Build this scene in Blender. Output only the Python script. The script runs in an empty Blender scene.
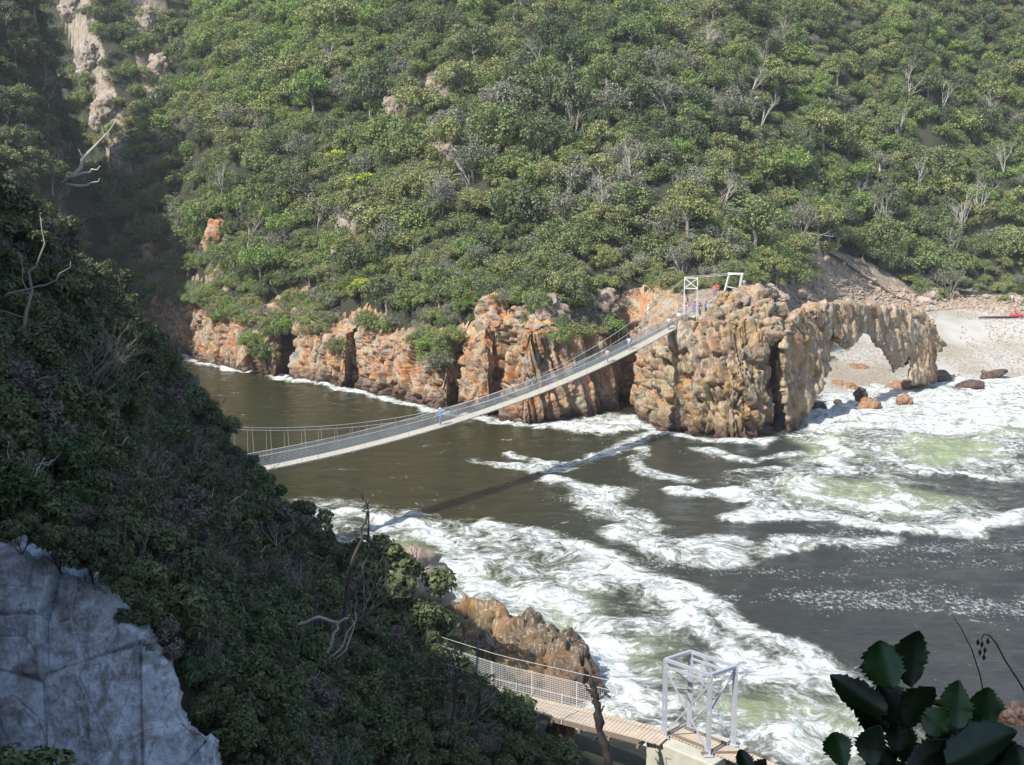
import bpy, bmesh, math, random
import numpy as np
from mathutils import Vector, Matrix
random.seed(7); RNG = np.random.default_rng(7)
C = bpy.context.scene.collection
S = bpy.context.scene

# ------------------------------------------------------------------ camera, sky, sun, exposure
FPX = 1100.0; PITCH = math.radians(9.0); CAMZ = 29.0
cd = bpy.data.cameras.new('camera'); cam = bpy.data.objects.new('camera', cd); C.objects.link(cam)
cam.location = (0, 0, CAMZ); cam.rotation_euler = (math.radians(90)-PITCH, 0, 0)
cd.sensor_fit = 'HORIZONTAL'; cd.sensor_width = 36; cd.lens = FPX/1024*36
cd.clip_start = 0.05; cd.clip_end = 5000
S.camera = cam
SUN_EL = math.radians(46); SUN_H = Vector((-0.70, -0.71)).normalized()
SD = Vector((SUN_H.x*math.cos(SUN_EL), SUN_H.y*math.cos(SUN_EL), math.sin(SUN_EL)))   # towards the sun
w = bpy.data.worlds.new('World'); S.world = w; w.use_nodes = True
nt = w.node_tree; bg = nt.nodes['Background']
sky = nt.nodes.new('ShaderNodeTexSky'); sky.sky_type = 'NISHITA'; sky.sun_disc = False
sky.sun_elevation = SUN_EL; sky.sun_rotation = math.atan2(SD.x, SD.y)
sky.air_density = 1.0; sky.dust_density = 1.0
nt.links.new(sky.outputs[0], bg.inputs[0]); bg.inputs[1].default_value = 0.15
sl = bpy.data.lights.new('sun', 'SUN'); sun = bpy.data.objects.new('sun', sl); C.objects.link(sun)
sl.energy = 4.3; sl.angle = math.radians(0.5); sl.color = (1.0, 0.955, 0.88)
sun.rotation_euler = (-SD).to_track_quat('-Z', 'Y').to_euler(); sun.location = (-60, -60, 120)
S.view_settings.view_transform = 'Standard'; S.view_settings.look = 'None'
S.view_settings.gamma = 1; S.view_settings.exposure = 0.75
S.cycles.max_bounces = 5; S.cycles.diffuse_bounces = 2; S.cycles.glossy_bounces = 2
S.cycles.transparent_max_bounces = 8; S.cycles.transmission_bounces = 2
S.cycles.use_denoising = True

# ------------------------------------------------------------------ projection helpers
cp, sp = math.cos(PITCH), math.sin(PITCH)
def ray(px, py):
    u = (px-512)/FPX; v = (382.5-py)/FPX
    return np.array([u, cp+v*sp, -sp+v*cp])
def Dp(px, py, d, dz=0):
    r = ray(px, py)*d; return np.array([r[0], r[1], CAMZ+r[2]+dz])
def Wz(px, py, z=0.0):
    r = ray(px, py); t = (z-CAMZ)/r[2]; return np.array([r[0]*t, r[1]*t, z])
def proj(P):
    P = np.atleast_2d(P); x = P[:, 0]; y = P[:, 1]; z = P[:, 2]-CAMZ
    d = y*cp - z*sp; up = y*sp+z*cp
    return 512+FPX*x/d, 382.5-FPX*up/d, d

# ------------------------------------------------------------------ numpy noise
def _h(ix, iy, iz, s=0):
    n = (ix.astype(np.int64)*374761393 + iy.astype(np.int64)*668265263 + iz.astype(np.int64)*2147483647 + s*1274126177) & 0xFFFFFFFF
    n = ((n ^ (n >> 13))*1274126177) & 0xFFFFFFFF
    n = ((n ^ (n >> 16))*2246822519) & 0xFFFFFFFF
    return ((n ^ (n >> 15)) & 0xFFFFFF)/float(0xFFFFFF)
def vnoise(P, s=0):
    F = np.floor(P); f = P-F; f = f*f*(3-2*f); i = F.astype(np.int64)
    r = 0
    for a in (0, 1):
        for b in (0, 1):
            for c in (0, 1):
                wgt = (f[:, 0] if a else 1-f[:, 0])*(f[:, 1] if b else 1-f[:, 1])*(f[:, 2] if c else 1-f[:, 2])
                r = r + wgt*_h(i[:, 0]+a, i[:, 1]+b, i[:, 2]+c, s)
    return r*2-1
def fbm(P, sc=1.0, oc=4, s=0):
    P = np.asarray(P, float)*sc; r = 0; a = 1; t = 0
    for k in range(oc):
        r = r+a*vnoise(P, s+k); t += a; a *= .5; P = P*2.03+7.1
    return r/t
def voro(P, s=0):
    F = np.floor(P).astype(np.int64); n = len(P)
    d1 = np.full(n, 9.); d2 = np.full(n, 9.); cid = np.zeros(n); voro.off = np.zeros((n, 3))
    for a in (-1, 0, 1):
        for b in (-1, 0, 1):
            for c in (-1, 0, 1):
                x = F[:, 0]+a; y = F[:, 1]+b; z = F[:, 2]+c
                q = np.stack([x+.1+.8*_h(x, y, z, s+11), y+.1+.8*_h(x, y, z, s+12), z+.1+.8*_h(x, y, z, s+13)], 1)
                d = np.sqrt(((P-q)**2).sum(1)); m = d < d1
                d2 = np.where(m, d1, np.minimum(d2, d)); cid = np.where(m, _h(x, y, z, s+14), cid); voro.off = np.where(m[:, None], P-q, voro.off); d1 = np.where(m, d, d1)
    return d1, d2, cid
def sstep(a, b, x):
    t = np.clip((x-a)/(b-a), 0, 1); return t*t*(3-2*t)
def tps(ctrl, smooth=0.0):
    c = np.asarray(ctrl, float); X = c[:, :2]/50; n = len(c)
    def K(r2): return np.where(r2 > 1e-12, .5*r2*np.log(np.maximum(r2, 1e-12)), 0)
    A = K(((X[:, None]-X[None])**2).sum(2))+np.eye(n)*smooth
    Pm = np.hstack([np.ones((n, 1)), X])
    M = np.block([[A, Pm], [Pm.T, np.zeros((3, 3))]])
    sol = np.linalg.solve(M, np.concatenate([c[:, 2], np.zeros(3)]))
    def f(x, y):
        x = np.atleast_1d(np.asarray(x, float)); y = np.atleast_1d(np.asarray(y, float)); sh = x.shape
        Q = np.stack([x.ravel(), y.ravel()], 1)/50; out = np.empty(len(Q))
        for i in range(0, len(Q), 20000):
            q = Q[i:i+20000]; k = K(((q[:, None]-X[None])**2).sum(2))
            out[i:i+20000] = k@sol[:n]+sol[n]+q@sol[n+1:]
        return out.reshape(sh)
    return f
def seg_dist(Q, poly, closed=True):
    P = np.asarray(poly, float); n = len(P); best = np.full(len(Q), 1e9)
    for i in range(n if closed else n-1):
        a = P[i]; b = P[(i+1) % n]; ab = b-a; t = np.clip(((Q-a)@ab)/max(ab@ab, 1e-9), 0, 1)
        best = np.minimum(best, np.hypot(*(Q-(a+t[:, None]*ab)).T))
    return best
def inside(Q, poly):
    P = np.asarray(poly, float); n = len(P); r = np.zeros(len(Q), bool)
    for i in range(n):
        x1, y1 = P[i]; x2, y2 = P[(i+1) % n]
        if y1 == y2: continue
        c = ((Q[:, 1] > y1) != (Q[:, 1] > y2)) & (Q[:, 0] < (x2-x1)*(Q[:, 1]-y1)/(y2-y1)+x1); r ^= c
    return r
def sdist(Q, poly):
    d = seg_dist(Q, poly); return np.where(inside(Q, poly), d, -d)

# ------------------------------------------------------------------ mesh helpers
def tag(o, label=None, cat=None, group=None, kind=None):
    if label: o['label'] = label
    if cat: o['category'] = cat
    if group: o['group'] = group
    if kind: o['kind'] = kind
    return o
def link(name, me, mat=None, parent=None):
    o = bpy.data.objects.new(name, me); C.objects.link(o)
    if mat is not None and me is not None:
        me.materials.clear(); me.materials.append(mat)
    if parent is not None: o.parent = parent
    return o
def empty(name, loc, rz=0):
    o = bpy.data.objects.new(name, None); C.objects.link(o); o.location = loc; o.rotation_euler = (0, 0, rz); return o
def mesh_np(name, V, F, attrs=None, smooth=True):
    V = np.asarray(V, np.float32); F = np.asarray(F, np.int32); k = F.shape[1]
    me = bpy.data.meshes.new(name); me.vertices.add(len(V)); me.vertices.foreach_set('co', V.ravel())
    me.loops.add(F.size); me.loops.foreach_set('vertex_index', F.ravel())
    me.polygons.add(len(F)); me.polygons.foreach_set('loop_start', np.arange(0, F.size, k, dtype=np.int32))
    if smooth: me.polygons.foreach_set('use_smooth', np.ones(len(F), bool))
    me.update(calc_edges=True)
    for n, a in (attrs or {}).items():
        at = me.attributes.new(n, 'FLOAT', 'POINT'); at.data.foreach_set('value', np.asarray(a, np.float32))
    return me
def grid_faces(nu, nv):
    i = np.arange(nu*nv).reshape(nu, nv)
    return np.stack([i[:-1, :-1], i[1:, :-1], i[1:, 1:], i[:-1, 1:]], -1).reshape(-1, 4)
def vnormals(V, F):
    a = V[F[:, 0]]; n = np.cross(V[F[:, 1]]-a, V[F[:, 2]]-a)
    if F.shape[1] == 4: n = n+np.cross(V[F[:, 2]]-a, V[F[:, 3]]-a)
    N = np.zeros_like(V)
    for k in range(F.shape[1]): np.add.at(N, F[:, k], n)
    return N/np.maximum(np.linalg.norm(N, axis=1, keepdims=True), 1e-9)
class MB:
    """collects boxes, tubes and polygons, and links them as ONE mesh object"""
    def __init__(s): s.V = []; s.F = []; s.n = 0
    def add(s, V, F):
        s.V += [tuple(v) for v in V]; s.F += [tuple(i+s.n for i in f) for f in F]; s.n += len(V)
    def box(s, c, dx, dy, dz, rot=None):
        V = [Vector((x*dx/2, y*dy/2, z*dz/2)) for z in (-1, 1) for x, y in ((-1, -1), (1, -1), (1, 1), (-1, 1))]
        if rot is not None: V = [rot@v for v in V]
        c = Vector(c); s.add([v+c for v in V], [(3, 2, 1, 0), (4, 5, 6, 7), (0, 1, 5, 4), (1, 2, 6, 5), (2, 3, 7, 6), (3, 0, 4, 7)])
    def bar(s, a, b, w, h=None, up=(0, 0, 1)):
        a = Vector(a); b = Vector(b); d = (b-a); L = d.length
        if L < 1e-6: return
        d.normalize(); u = Vector(up)
        if abs(d.dot(u)) > .98: u = Vector((1, 0, 0))
        r = d.cross(u).normalized(); u2 = r.cross(d).normalized()
        s.box((a+b)/2, w, L, h or w, Matrix((r, d, u2)).transposed())
    def tube(s, pts, rad, n=6):
        pts = [Vector(p) for p in pts]; m = len(pts)
        if not hasattr(rad, '__len__'): rad = [rad]*m
        V = []; prev = None
        for i, p in enumerate(pts):
            d = (pts[min(i+1, m-1)]-pts[max(i-1, 0)]); d = d.normalized() if d.length > 1e-9 else Vector((0, 0, 1))
            if prev is None: prev = d.orthogonal().normalized()
            r = (prev-d*prev.dot(d)); r = r.normalized() if r.length > 1e-6 else d.orthogonal().normalized()
            prev = r; q = d.cross(r)
            for k in range(n):
                a = 2*math.pi*k/n; V.append(p+(r*math.cos(a)+q*math.sin(a))*rad[i])
        F = [(i*n+k, i*n+(k+1) % n, (i+1)*n+(k+1) % n, (i+1)*n+k) for i in range(m-1) for k in range(n)]
        F += [tuple(range(n))[::-1], tuple((m-1)*n+k for k in range(n))]
        s.add(V, F)
    def mesh(s, name, smooth=False):
        me = bpy.data.meshes.new(name); me.from_pydata(s.V, [], s.F); me.update()
        if smooth: me.polygons.foreach_set('use_smooth', [True]*len(me.polygons))
        return me
    def build(s, name, mat, parent=None, smooth=False):
        o = link(name, s.mesh(name, smooth), mat); 
        if parent is not None:
            o.parent = parent; o.matrix_parent_inverse = Matrix.Identity(4)
        return o

# ------------------------------------------------------------------ materials
def newmat(name):
    m = bpy.data.materials.new(name); m.use_nodes = True; n = m.node_tree
    return m, n, n.nodes['Principled BSDF']
def N(nt, t, **kw):
    n = nt.nodes.new(t)
    for k, v in kw.items():
        if k.startswith('i_'):
            kk = k[2:]; n.inputs[int(kk) if kk.isdigit() else kk].default_value = v
        else: setattr(n, k, v)
    return n
def ramp(nt, src, stops, interp='LINEAR'):
    r = nt.nodes.new('ShaderNodeValToRGB'); r.color_ramp.interpolation = interp; e = r.color_ramp.elements
    while len(e) < len(stops): e.new(.5)
    for k, (p, c) in enumerate(stops):
        e[k].position = p; e[k].color = (c if len(c) == 4 else (*c, 1)) if hasattr(c, '__len__') else (c, c, c, 1)
    nt.links.new(src, r.inputs[0]); return r.outputs[0]
def mixc(nt, f, a, b, bt='MIX'):
    m = nt.nodes.new('ShaderNodeMix'); m.data_type = 'RGBA'; m.blend_type = bt
    for s, v in ((m.inputs[0], f), (m.inputs[6], a), (m.inputs[7], b)):
        if isinstance(v, bpy.types.NodeSocket): nt.links.new(v, s)
        elif hasattr(v, '__len__'): s.default_value = v if len(v) == 4 else (*v, 1)
        else: s.default_value = v
    return m.outputs[2]
def mth(nt, op, a, b=0.0, clamp=False):
    m = nt.nodes.new('ShaderNodeMath'); m.operation = op; m.use_clamp = clamp
    for s, v in ((m.inputs[0], a), (m.inputs[1], b)):
        if isinstance(v, bpy.types.NodeSocket): nt.links.new(v, s)
        else: s.default_value = v
    return m.outputs[0]
def noise(nt, scale, detail=4, rough=.55, vec=None, dist=0.0):
    n = N(nt, 'ShaderNodeTexNoise', i_Scale=scale, i_Detail=detail, i_Roughness=rough, i_Distortion=dist)
    if vec is None:
        g = nt.nodes.get('GEO') or N(nt, 'ShaderNodeNewGeometry', name='GEO'); vec = g.outputs['Position']
    nt.links.new(vec, n.inputs['Vector']); return n.outputs[0]
def scaled(nt, sx, sy, sz, rot=0.0):
    g = nt.nodes.get('GEO') or N(nt, 'ShaderNodeNewGeometry', name='GEO')
    m = N(nt, 'ShaderNodeMapping'); m.inputs['Scale'].default_value = (sx, sy, sz); m.inputs['Rotation'].default_value = (0, 0, rot)
    nt.links.new(g.outputs['Position'], m.inputs[0]); return m.outputs[0]
def attr(nt, name):
    a = N(nt, 'ShaderNodeAttribute'); a.attribute_name = name; return a.outputs['Fac']
def bump(nt, b, h, st=.4, dist=.1):
    n = N(nt, 'ShaderNodeBump'); n.inputs['Strength'].default_value = st; n.inputs['Distance'].default_value = dist
    nt.links.new(h, n.inputs['Height']); nt.links.new(n.outputs[0], b.inputs['Normal'])
def simple(name, col, rough=.7, metal=0, var=.25, sc=6.0):
    m, n, b = newmat(name); f = noise(n, sc)
    c = mixc(n, f, tuple(x*(1-var) for x in col), tuple(min(1, x*(1+var)) for x in col))
    n.links.new(c, b.inputs['Base Color']); b.inputs['Roughness'].default_value = rough; b.inputs['Metallic'].default_value = metal
    return m
def leaf_mat(name, c1, c2, c3=None, trans=.25, tip=None):
    """per-tree hue from the object's random number, per-leaf value from the leaf attribute"""
    m, n, b = newmat(name)
    oi = N(n, 'ShaderNodeObjectInfo')
    hv = mth(n, 'ADD', mth(n, 'MULTIPLY', oi.outputs['Random'], .45), mth(n, 'MULTIPLY', mth(n, 'SUBTRACT', noise(n, .35, 4, .6), .5), 2.2)); hv = mth(n, 'ADD', hv, .28)
    c = ramp(n, hv, [(0, c1), (.5, c2), (1, c3 or c1)])
    c = mixc(n, ramp(n, noise(n, .055, 3, .6), [(.42, 0), (.6, .4)]), c, (.19, .185, .10)) if trans >= .24 else c
    c = mixc(n, attr(n, 'lr'), mixc(n, 1.0, c, (.55, .6, .5), 'MULTIPLY'), mixc(n, 1.0, c, (1.45, 1.4, 1.5), 'MULTIPLY'))
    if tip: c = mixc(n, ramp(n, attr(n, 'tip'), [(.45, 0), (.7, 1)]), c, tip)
    n.links.new(c, b.inputs['Base Color']); b.inputs['Roughness'].default_value = .6
    b.inputs['Specular IOR Level'].default_value = .3
    t = N(n, 'ShaderNodeBsdfTranslucent'); n.links.new(c, t.inputs[0])
    mx = N(n, 'ShaderNodeMixShader'); mx.inputs[0].default_value = trans
    n.links.new(b.outputs[0], mx.inputs[1]); n.links.new(t.outputs[0], mx.inputs[2])
    n.links.new(mx.outputs[0], n.nodes['Material Output'].inputs[0]); return m
def rock_mat(name, cols, grey=.35, wet=True, lich=(.5, .2, .03), lich_amt=.25, streak=.5):
    m, n, b = newmat(name)
    cell = attr(n, 'cell')
    big = noise(n, .12, 4, .6)
    v = mth(n, 'ADD', mth(n, 'MULTIPLY', cell, .45), mth(n, 'MULTIPLY', mth(n, 'SUBTRACT', big, .5), 2.2))
    v = mth(n, 'ADD', v, .28)
    c = ramp(n, v, [(i/(len(cols)-1), q) for i, q in enumerate(cols)])
    st = noise(n, 1.0, 6, .7, scaled(n, 3.4, 3.4, .28))
    c = mixc(n, ramp(n, st, [(.47, 0), (.56, streak*1.3)]), c, (.13, .11, .09)); st2 = noise(n, 1.0, 4, .7, scaled(n, 5.5, 5.5, .45)); c = mixc(n, ramp(n, st2, [(.53, 0), (.6, streak)]), c, (.5, .42, .32))
    l = noise(n, .33, 5, .7, None); l2 = noise(n, 3.1, 4, .7)
    lm = mth(n, 'MULTIPLY', ramp(n, l, [(.48, 0), (.62, 1)]), ramp(n, l2, [(.35, .2), (.6, 1)]))
    c = mixc(n, mth(n, 'MULTIPLY', lm, lich_amt*2.2), c, lich)
    g = noise(n, .5, 4, .6, scaled(n, 1.3, 1.1, 1.7)); c = mixc(n, ramp(n, g, [(.5, 0), (.64, grey)]), c, (.38, .36, .33))
    fine = noise(n, 7, 6, .75); c = mixc(n, .55, c, mixc(n, fine, (.35, .35, .35), (1.6, 1.6, 1.6)), 'MULTIPLY')
    if wet:
        sx = N(n, 'ShaderNodeSeparateXYZ'); n.links.new(n.nodes['GEO'].outputs['Position'], sx.inputs[0])
        zz = mth(n, 'ADD', sx.outputs[2], mth(n, 'MULTIPLY', l, -3.0))
        wm = N(n, 'ShaderNodeMapRange'); wm.inputs[1].default_value = -.9; wm.inputs[2].default_value = .9; wm.inputs[3].default_value = 1; wm.inputs[4].default_value = 0
        n.links.new(zz, wm.inputs[0]); c = mixc(n, wm.outputs[0], c, mixc(n, l2, (.035, .024, .018), (.11, .055, .035)))
        rr = mth(n, 'MULTIPLY_ADD', wm.outputs[0], -.45); n.nodes[-1].inputs[2].default_value = .85
        n.links.new(rr, b.inputs['Roughness'])
    else: b.inputs['Roughness'].default_value = .85
    n.links.new(c, b.inputs['Base Color'])
    bump(n, b, mth(n, 'ADD', fine, st), .7, .12); return m

M = {}
M['cliff'] = rock_mat('cliff_rock', [(.07, .06, .045), (.26, .21, .11), (.42, .25, .10), (.12, .105, .08), (.42, .19, .05), (.38, .33, .21), (.17, .16, .135), (.48, .43, .33)], .55, lich=(.48, .15, .025), lich_amt=.36)
M['headland'] = rock_mat('headland_rock', [(.06, .05, .035), (.24, .18, .10), (.38, .20, .08), (.12, .095, .06), (.34, .27, .13), (.36, .20, .12), (.18, .15, .11), (.44, .35, .24)], .4, lich=(.40, .22, .04), lich_amt=.25)
M['arch'] = rock_mat('arch_rock', [(.16, .12, .08), (.34, .24, .13), (.40, .22, .10), (.24, .19, .13), (.44, .33, .20), (.36, .28, .2)], .4, lich=(.42, .2, .05), lich_amt=.25, streak=.45)
M['islet'] = rock_mat('islet_rock', [(.035, .027, .018), (.12, .085, .035), (.26, .15, .045), (.05, .038, .024), (.16, .11, .05), (.07, .05, .03)], .1, lich=(.36, .15, .02), lich_amt=.2)
M['hillrock'] = rock_mat('hillside_rock', [(.18, .15, .12), (.3, .25, .2), (.36, .3, .24), (.26, .19, .14), (.34, .3, .26)], .5, wet=False, lich=(.36, .17, .07), lich_amt=.12, streak=.55)
M['boulder'] = rock_mat('beach_boulder_rock', [(.2, .18, .155), (.32, .28, .22), (.36, .26, .19), (.42, .38, .33)], .5, wet=False, lich_amt=.08, streak=.2)
M['darkboulder'] = rock_mat('wet_boulder_rock', [(.03, .026, .023), (.055, .042, .035), (.075, .05, .038)], .1, lich=(.3, .1, .03), lich_amt=.1)
M['rustboulder'] = rock_mat('rust_boulder_rock', [(.16, .09, .05), (.28, .13, .05), (.22, .13, .08)], .12, wet=False, lich=(.42, .16, .03), lich_amt=.3)

def face_rock():
    m, n, b = newmat('pale_grey_rock')
    a = noise(n, .7, 6, .65); c = ramp(n, a, [(.3, (.20, .19, .18)), (.42, (.36, .39, .42)), (.5, (.55, .60, .66)), (.6, (.40, .43, .47)), (.72, (.64, .67, .70))])
    s = noise(n, 1.6, 7, .75, scaled(n, 1.0, .5, 1.9, .6)); c = mixc(n, ramp(n, s, [(.47, 0), (.62, .75)]), c, (.17, .145, .13))
    br = noise(n, .45, 4, .6); c = mixc(n, ramp(n, br, [(.48, 0), (.62, .85)]), c, (.2, .165, .125))
    f = noise(n, 16, 6, .75); c = mixc(n, 1.0, c, mixc(n, f, (.45, .44, .43), (1.15, 1.15, 1.15)), 'MULTIPLY'); dk = noise(n, .8, 7, .8, scaled(n, 1.6, .6, .8, .9)); c = mixc(n, ramp(n, dk, [(.53, 0), (.6, .7)]), c, (.10, .085, .075))
    n.links.new(c, b.inputs['Base Color']); b.inputs['Roughness'].default_value = .8
    bump(n, b, mth(n, 'ADD', f, s), .5, .05); return m
M['face'] = face_rock()

def terrain_mat():
    m, n, b = newmat('hillside_ground')
    a = noise(n, .4, 5, .6); f = noise(n, 3, 6, .7)
    c = mixc(n, a, (.022, .030, .013), (.045, .042, .024));  # dark litter colour, lowered so gaps between crowns read as shadow
    rk = ramp(n, mth(n, 'ADD', attr(n, 'rock'), mth(n, 'MULTIPLY', mth(n, 'SUBTRACT', f, .5), .9)), [(.42, 0), (.55, 1)])
    st = noise(n, 1, 5, .65, scaled(n, 1.5, 1.5, .4)); rc = ramp(n, st, [(.3, (.10, .08, .06)), (.5, (.26, .21, .16)), (.65, (.36, .31, .25)), (.8, (.26, .15, .09))])
    c = mixc(n, rk, c, rc)
    sd = ramp(n, attr(n, 'sand'), [(.3, 0), (.6, 1)])
    g = noise(n, 1.5, 6, .8); g2 = noise(n, .1, 3, .5)
    pb = mixc(n, ramp(n, g2, [(.4, 0), (.6, 1)]), (.40, .39, .355), (.31, .285, .23)); pb = mixc(n, .5, pb, mixc(n, noise(n, 3.2, 6, .9), (.3, .3, .3), (1.8, 1.8, 1.8)), 'MULTIPLY')
    c = mixc(n, sd, c, pb)
    n.links.new(c, b.inputs['Base Color']); b.inputs['Roughness'].default_value = .95
    bump(n, b, mth(n, 'ADD', f, st), .8, .25); return m
M['terrain'] = terrain_mat()

def water_mat():
    m, n, b = newmat('river_mouth_water')
    F = attr(n, 'foam'); G = attr(n, 'green'); SPK = attr(n, 'speck')
    warp = N(n, 'ShaderNodeNewGeometry', name='GEO'); wv = N(n, 'ShaderNodeTexNoise', i_Scale=.16, i_Detail=4.0)
    n.links.new(warp.outputs['Position'], wv.inputs['Vector'])
    va = N(n, 'ShaderNodeVectorMath', operation='SUBTRACT'); n.links.new(wv.outputs['Color'], va.inputs[0]); va.inputs[1].default_value = (.5, .5, .5)
    vs = N(n, 'ShaderNodeVectorMath', operation='SCALE'); n.links.new(va.outputs[0], vs.inputs[0]); vs.inputs['Scale'].default_value = 9.0
    vp = N(n, 'ShaderNodeVectorMath', operation='ADD'); n.links.new(warp.outputs['Position'], vp.inputs[0]); n.links.new(vs.outputs[0], vp.inputs[1])
    n1 = noise(n, .28, 7, .68, vp.outputs[0]); n2 = noise(n, 1.3, 6, .75, vp.outputs[0])
    # ropes of foam: narrow bands where a noise crosses its middle value
    ro = mth(n, 'SUBTRACT', 1.0, mth(n, 'MULTIPLY', mth(n, 'ABSOLUTE', mth(n, 'SUBTRACT', noise(n, .42, 5, .6, vp.outputs[0]), .5)), 9.0))
    t = mth(n, 'ADD', mth(n, 'MULTIPLY', mth(n, 'SUBTRACT', n1, .5), 2.0), mth(n, 'MULTIPLY', mth(n, 'SUBTRACT', n2, .5), 1.9))
    t = mth(n, 'ADD', t, mth(n, 'MULTIPLY', mth(n, 'MAXIMUM', ro, 0.0), .28))
    t = mth(n, 'ADD', t, F)
    fm = N(n, 'ShaderNodeMapRange', interpolation_type='SMOOTHSTEP'); fm.inputs[1].default_value = .48; fm.inputs[2].default_value = 1.12
    n.links.new(t, fm.inputs[0]); fm = fm.outputs[0]
    n3 = noise(n, 3.0, 3, .8, scaled(n, 1, .55, 1)); sk = mth(n, 'ADD', mth(n, 'MULTIPLY', SPK, .55), mth(n, 'MULTIPLY', mth(n, 'SUBTRACT', n3, .5), 2.4))
    sk = mth(n, 'ADD', sk, mth(n, 'MULTIPLY', mth(n, 'SUBTRACT', n1, .5), 1.2))
    sm = N(n, 'ShaderNodeMapRange'); sm.inputs[1].default_value = .52; sm.inputs[2].default_value = 1.05; n.links.new(sk, sm.inputs[0])
    fm = mth(n, 'MAXIMUM', fm, mth(n, 'MULTIPLY', sm.outputs[0], mth(n, 'GREATER_THAN', SPK, .02)))
    base = mixc(n, n1, (.020, .021, .008), (.040, .041, .016))
    base = mixc(n, attr(n, 'sea'), base, (.038, .043, .044))  # sky reflection mixed into the base colour as a grey-blue tint
    base = mixc(n, G, base, mixc(n, n2, (.17, .22, .10), (.36, .41, .26)))
    # thin film of bubbles round the foam
    film = N(n, 'ShaderNodeMapRange', interpolation_type='SMOOTHSTEP'); film.inputs[1].default_value = .25; film.inputs[2].default_value = .62; film.inputs[4].default_value = .35
    n.links.new(t, film.inputs[0]); base = mixc(n, mth(n, 'MULTIPLY', film.outputs[0], mth(n, 'GREATER_THAN', F, .05)), base, (.34, .36, .27))
    fcol = mixc(n, ramp(n, n2, [(.35, 0), (.65, 1)]), (.36, .39, .36), (.74, .75, .73))
    c = mixc(n, fm, base, fcol); n.links.new(c, b.inputs['Base Color'])
    rg = mth(n, 'MULTIPLY_ADD', fm, .7); n.nodes[-1].inputs[2].default_value = .12; n.links.new(rg, b.inputs['Roughness'])
    b.inputs['IOR'].default_value = 1.33; b.inputs['Specular IOR Level'].default_value = .5
    w1 = noise(n, .9, 5, .6, scaled(n, 1, 1.9, 1, .2)); w2 = noise(n, 4, 4, .6, scaled(n, 1, 1.7, 1, -.3))
    hh = mth(n, 'ADD', mth(n, 'MULTIPLY', w1, 1.0), mth(n, 'MULTIPLY', w2, .25)); hh = mth(n, 'ADD', hh, mth(n, 'MULTIPLY', fm, .35)); hh = mth(n, 'ADD', hh, mth(n, 'MULTIPLY', mth(n, 'MULTIPLY', n2, fm), .8))
    bump(n, b, hh, .55, .5); return m
M['water'] = water_mat()
M['bark'] = simple('grey_bark', (.24, .21, .18), .9); M['palebark'] = simple('pale_dead_wood', (.36, .33, .29), .9, var=.3)
M['darkbark'] = simple('dark_bark', (.055, .045, .038), .9, var=.6, sc=3)
M['planks'] = simple('weathered_planks', (.60, .55, .44), .8, var=.3, sc=3); M['pinkplanks'] = simple('red_brown_boardwalk_planks', (.46, .375, .285), .8, var=.3, sc=2.5)
M['wire'] = simple('galvanised_wire', (.52, .52, .49), .6, 0, .1); M['steel'] = simple('galvanised_steel', (.52, .54, .60), .42, .4, .12, 2)
M['whitesteel'] = simple('white_painted_steel', (.58, .58, .53), .5, 0, .25); M['concrete'] = simple('concrete', (.42, .41, .34), .9, 0, .3, 2.2)
M['beam'] = simple('dark_cross_beams', (.18, .14, .11), .8)
LM = {
 'green': leaf_mat('mid_green_foliage', (0.143, 0.201, 0.071), (0.186, 0.242, 0.084), (0.155, 0.215, 0.091)),
 'olive': leaf_mat('olive_foliage', (0.223, 0.249, 0.084), (0.267, 0.289, 0.110), (0.237, 0.269, 0.078)),
 'dark': leaf_mat('dark_green_foliage', (0.087, 0.127, 0.052), (0.106, 0.148, 0.071), (0.094, 0.121, 0.052)),
 'bright': leaf_mat('bright_green_foliage', (0.162, 0.269, 0.064), (0.223, 0.317, 0.078), (0.174, 0.256, 0.071)),
 'grey': leaf_mat('grey_brown_twiggy_foliage', (0.193, 0.199, 0.136), (0.221, 0.219, 0.159), (0.156, 0.175, 0.112), .1),
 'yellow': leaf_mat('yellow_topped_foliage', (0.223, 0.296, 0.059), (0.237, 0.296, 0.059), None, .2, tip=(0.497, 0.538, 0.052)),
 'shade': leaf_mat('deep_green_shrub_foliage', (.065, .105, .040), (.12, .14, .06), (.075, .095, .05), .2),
 'shadeb': leaf_mat('brown_green_shrub_foliage', (.14, .105, .08), (.15, .13, .10), (.11, .11, .08), .1),
}

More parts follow.
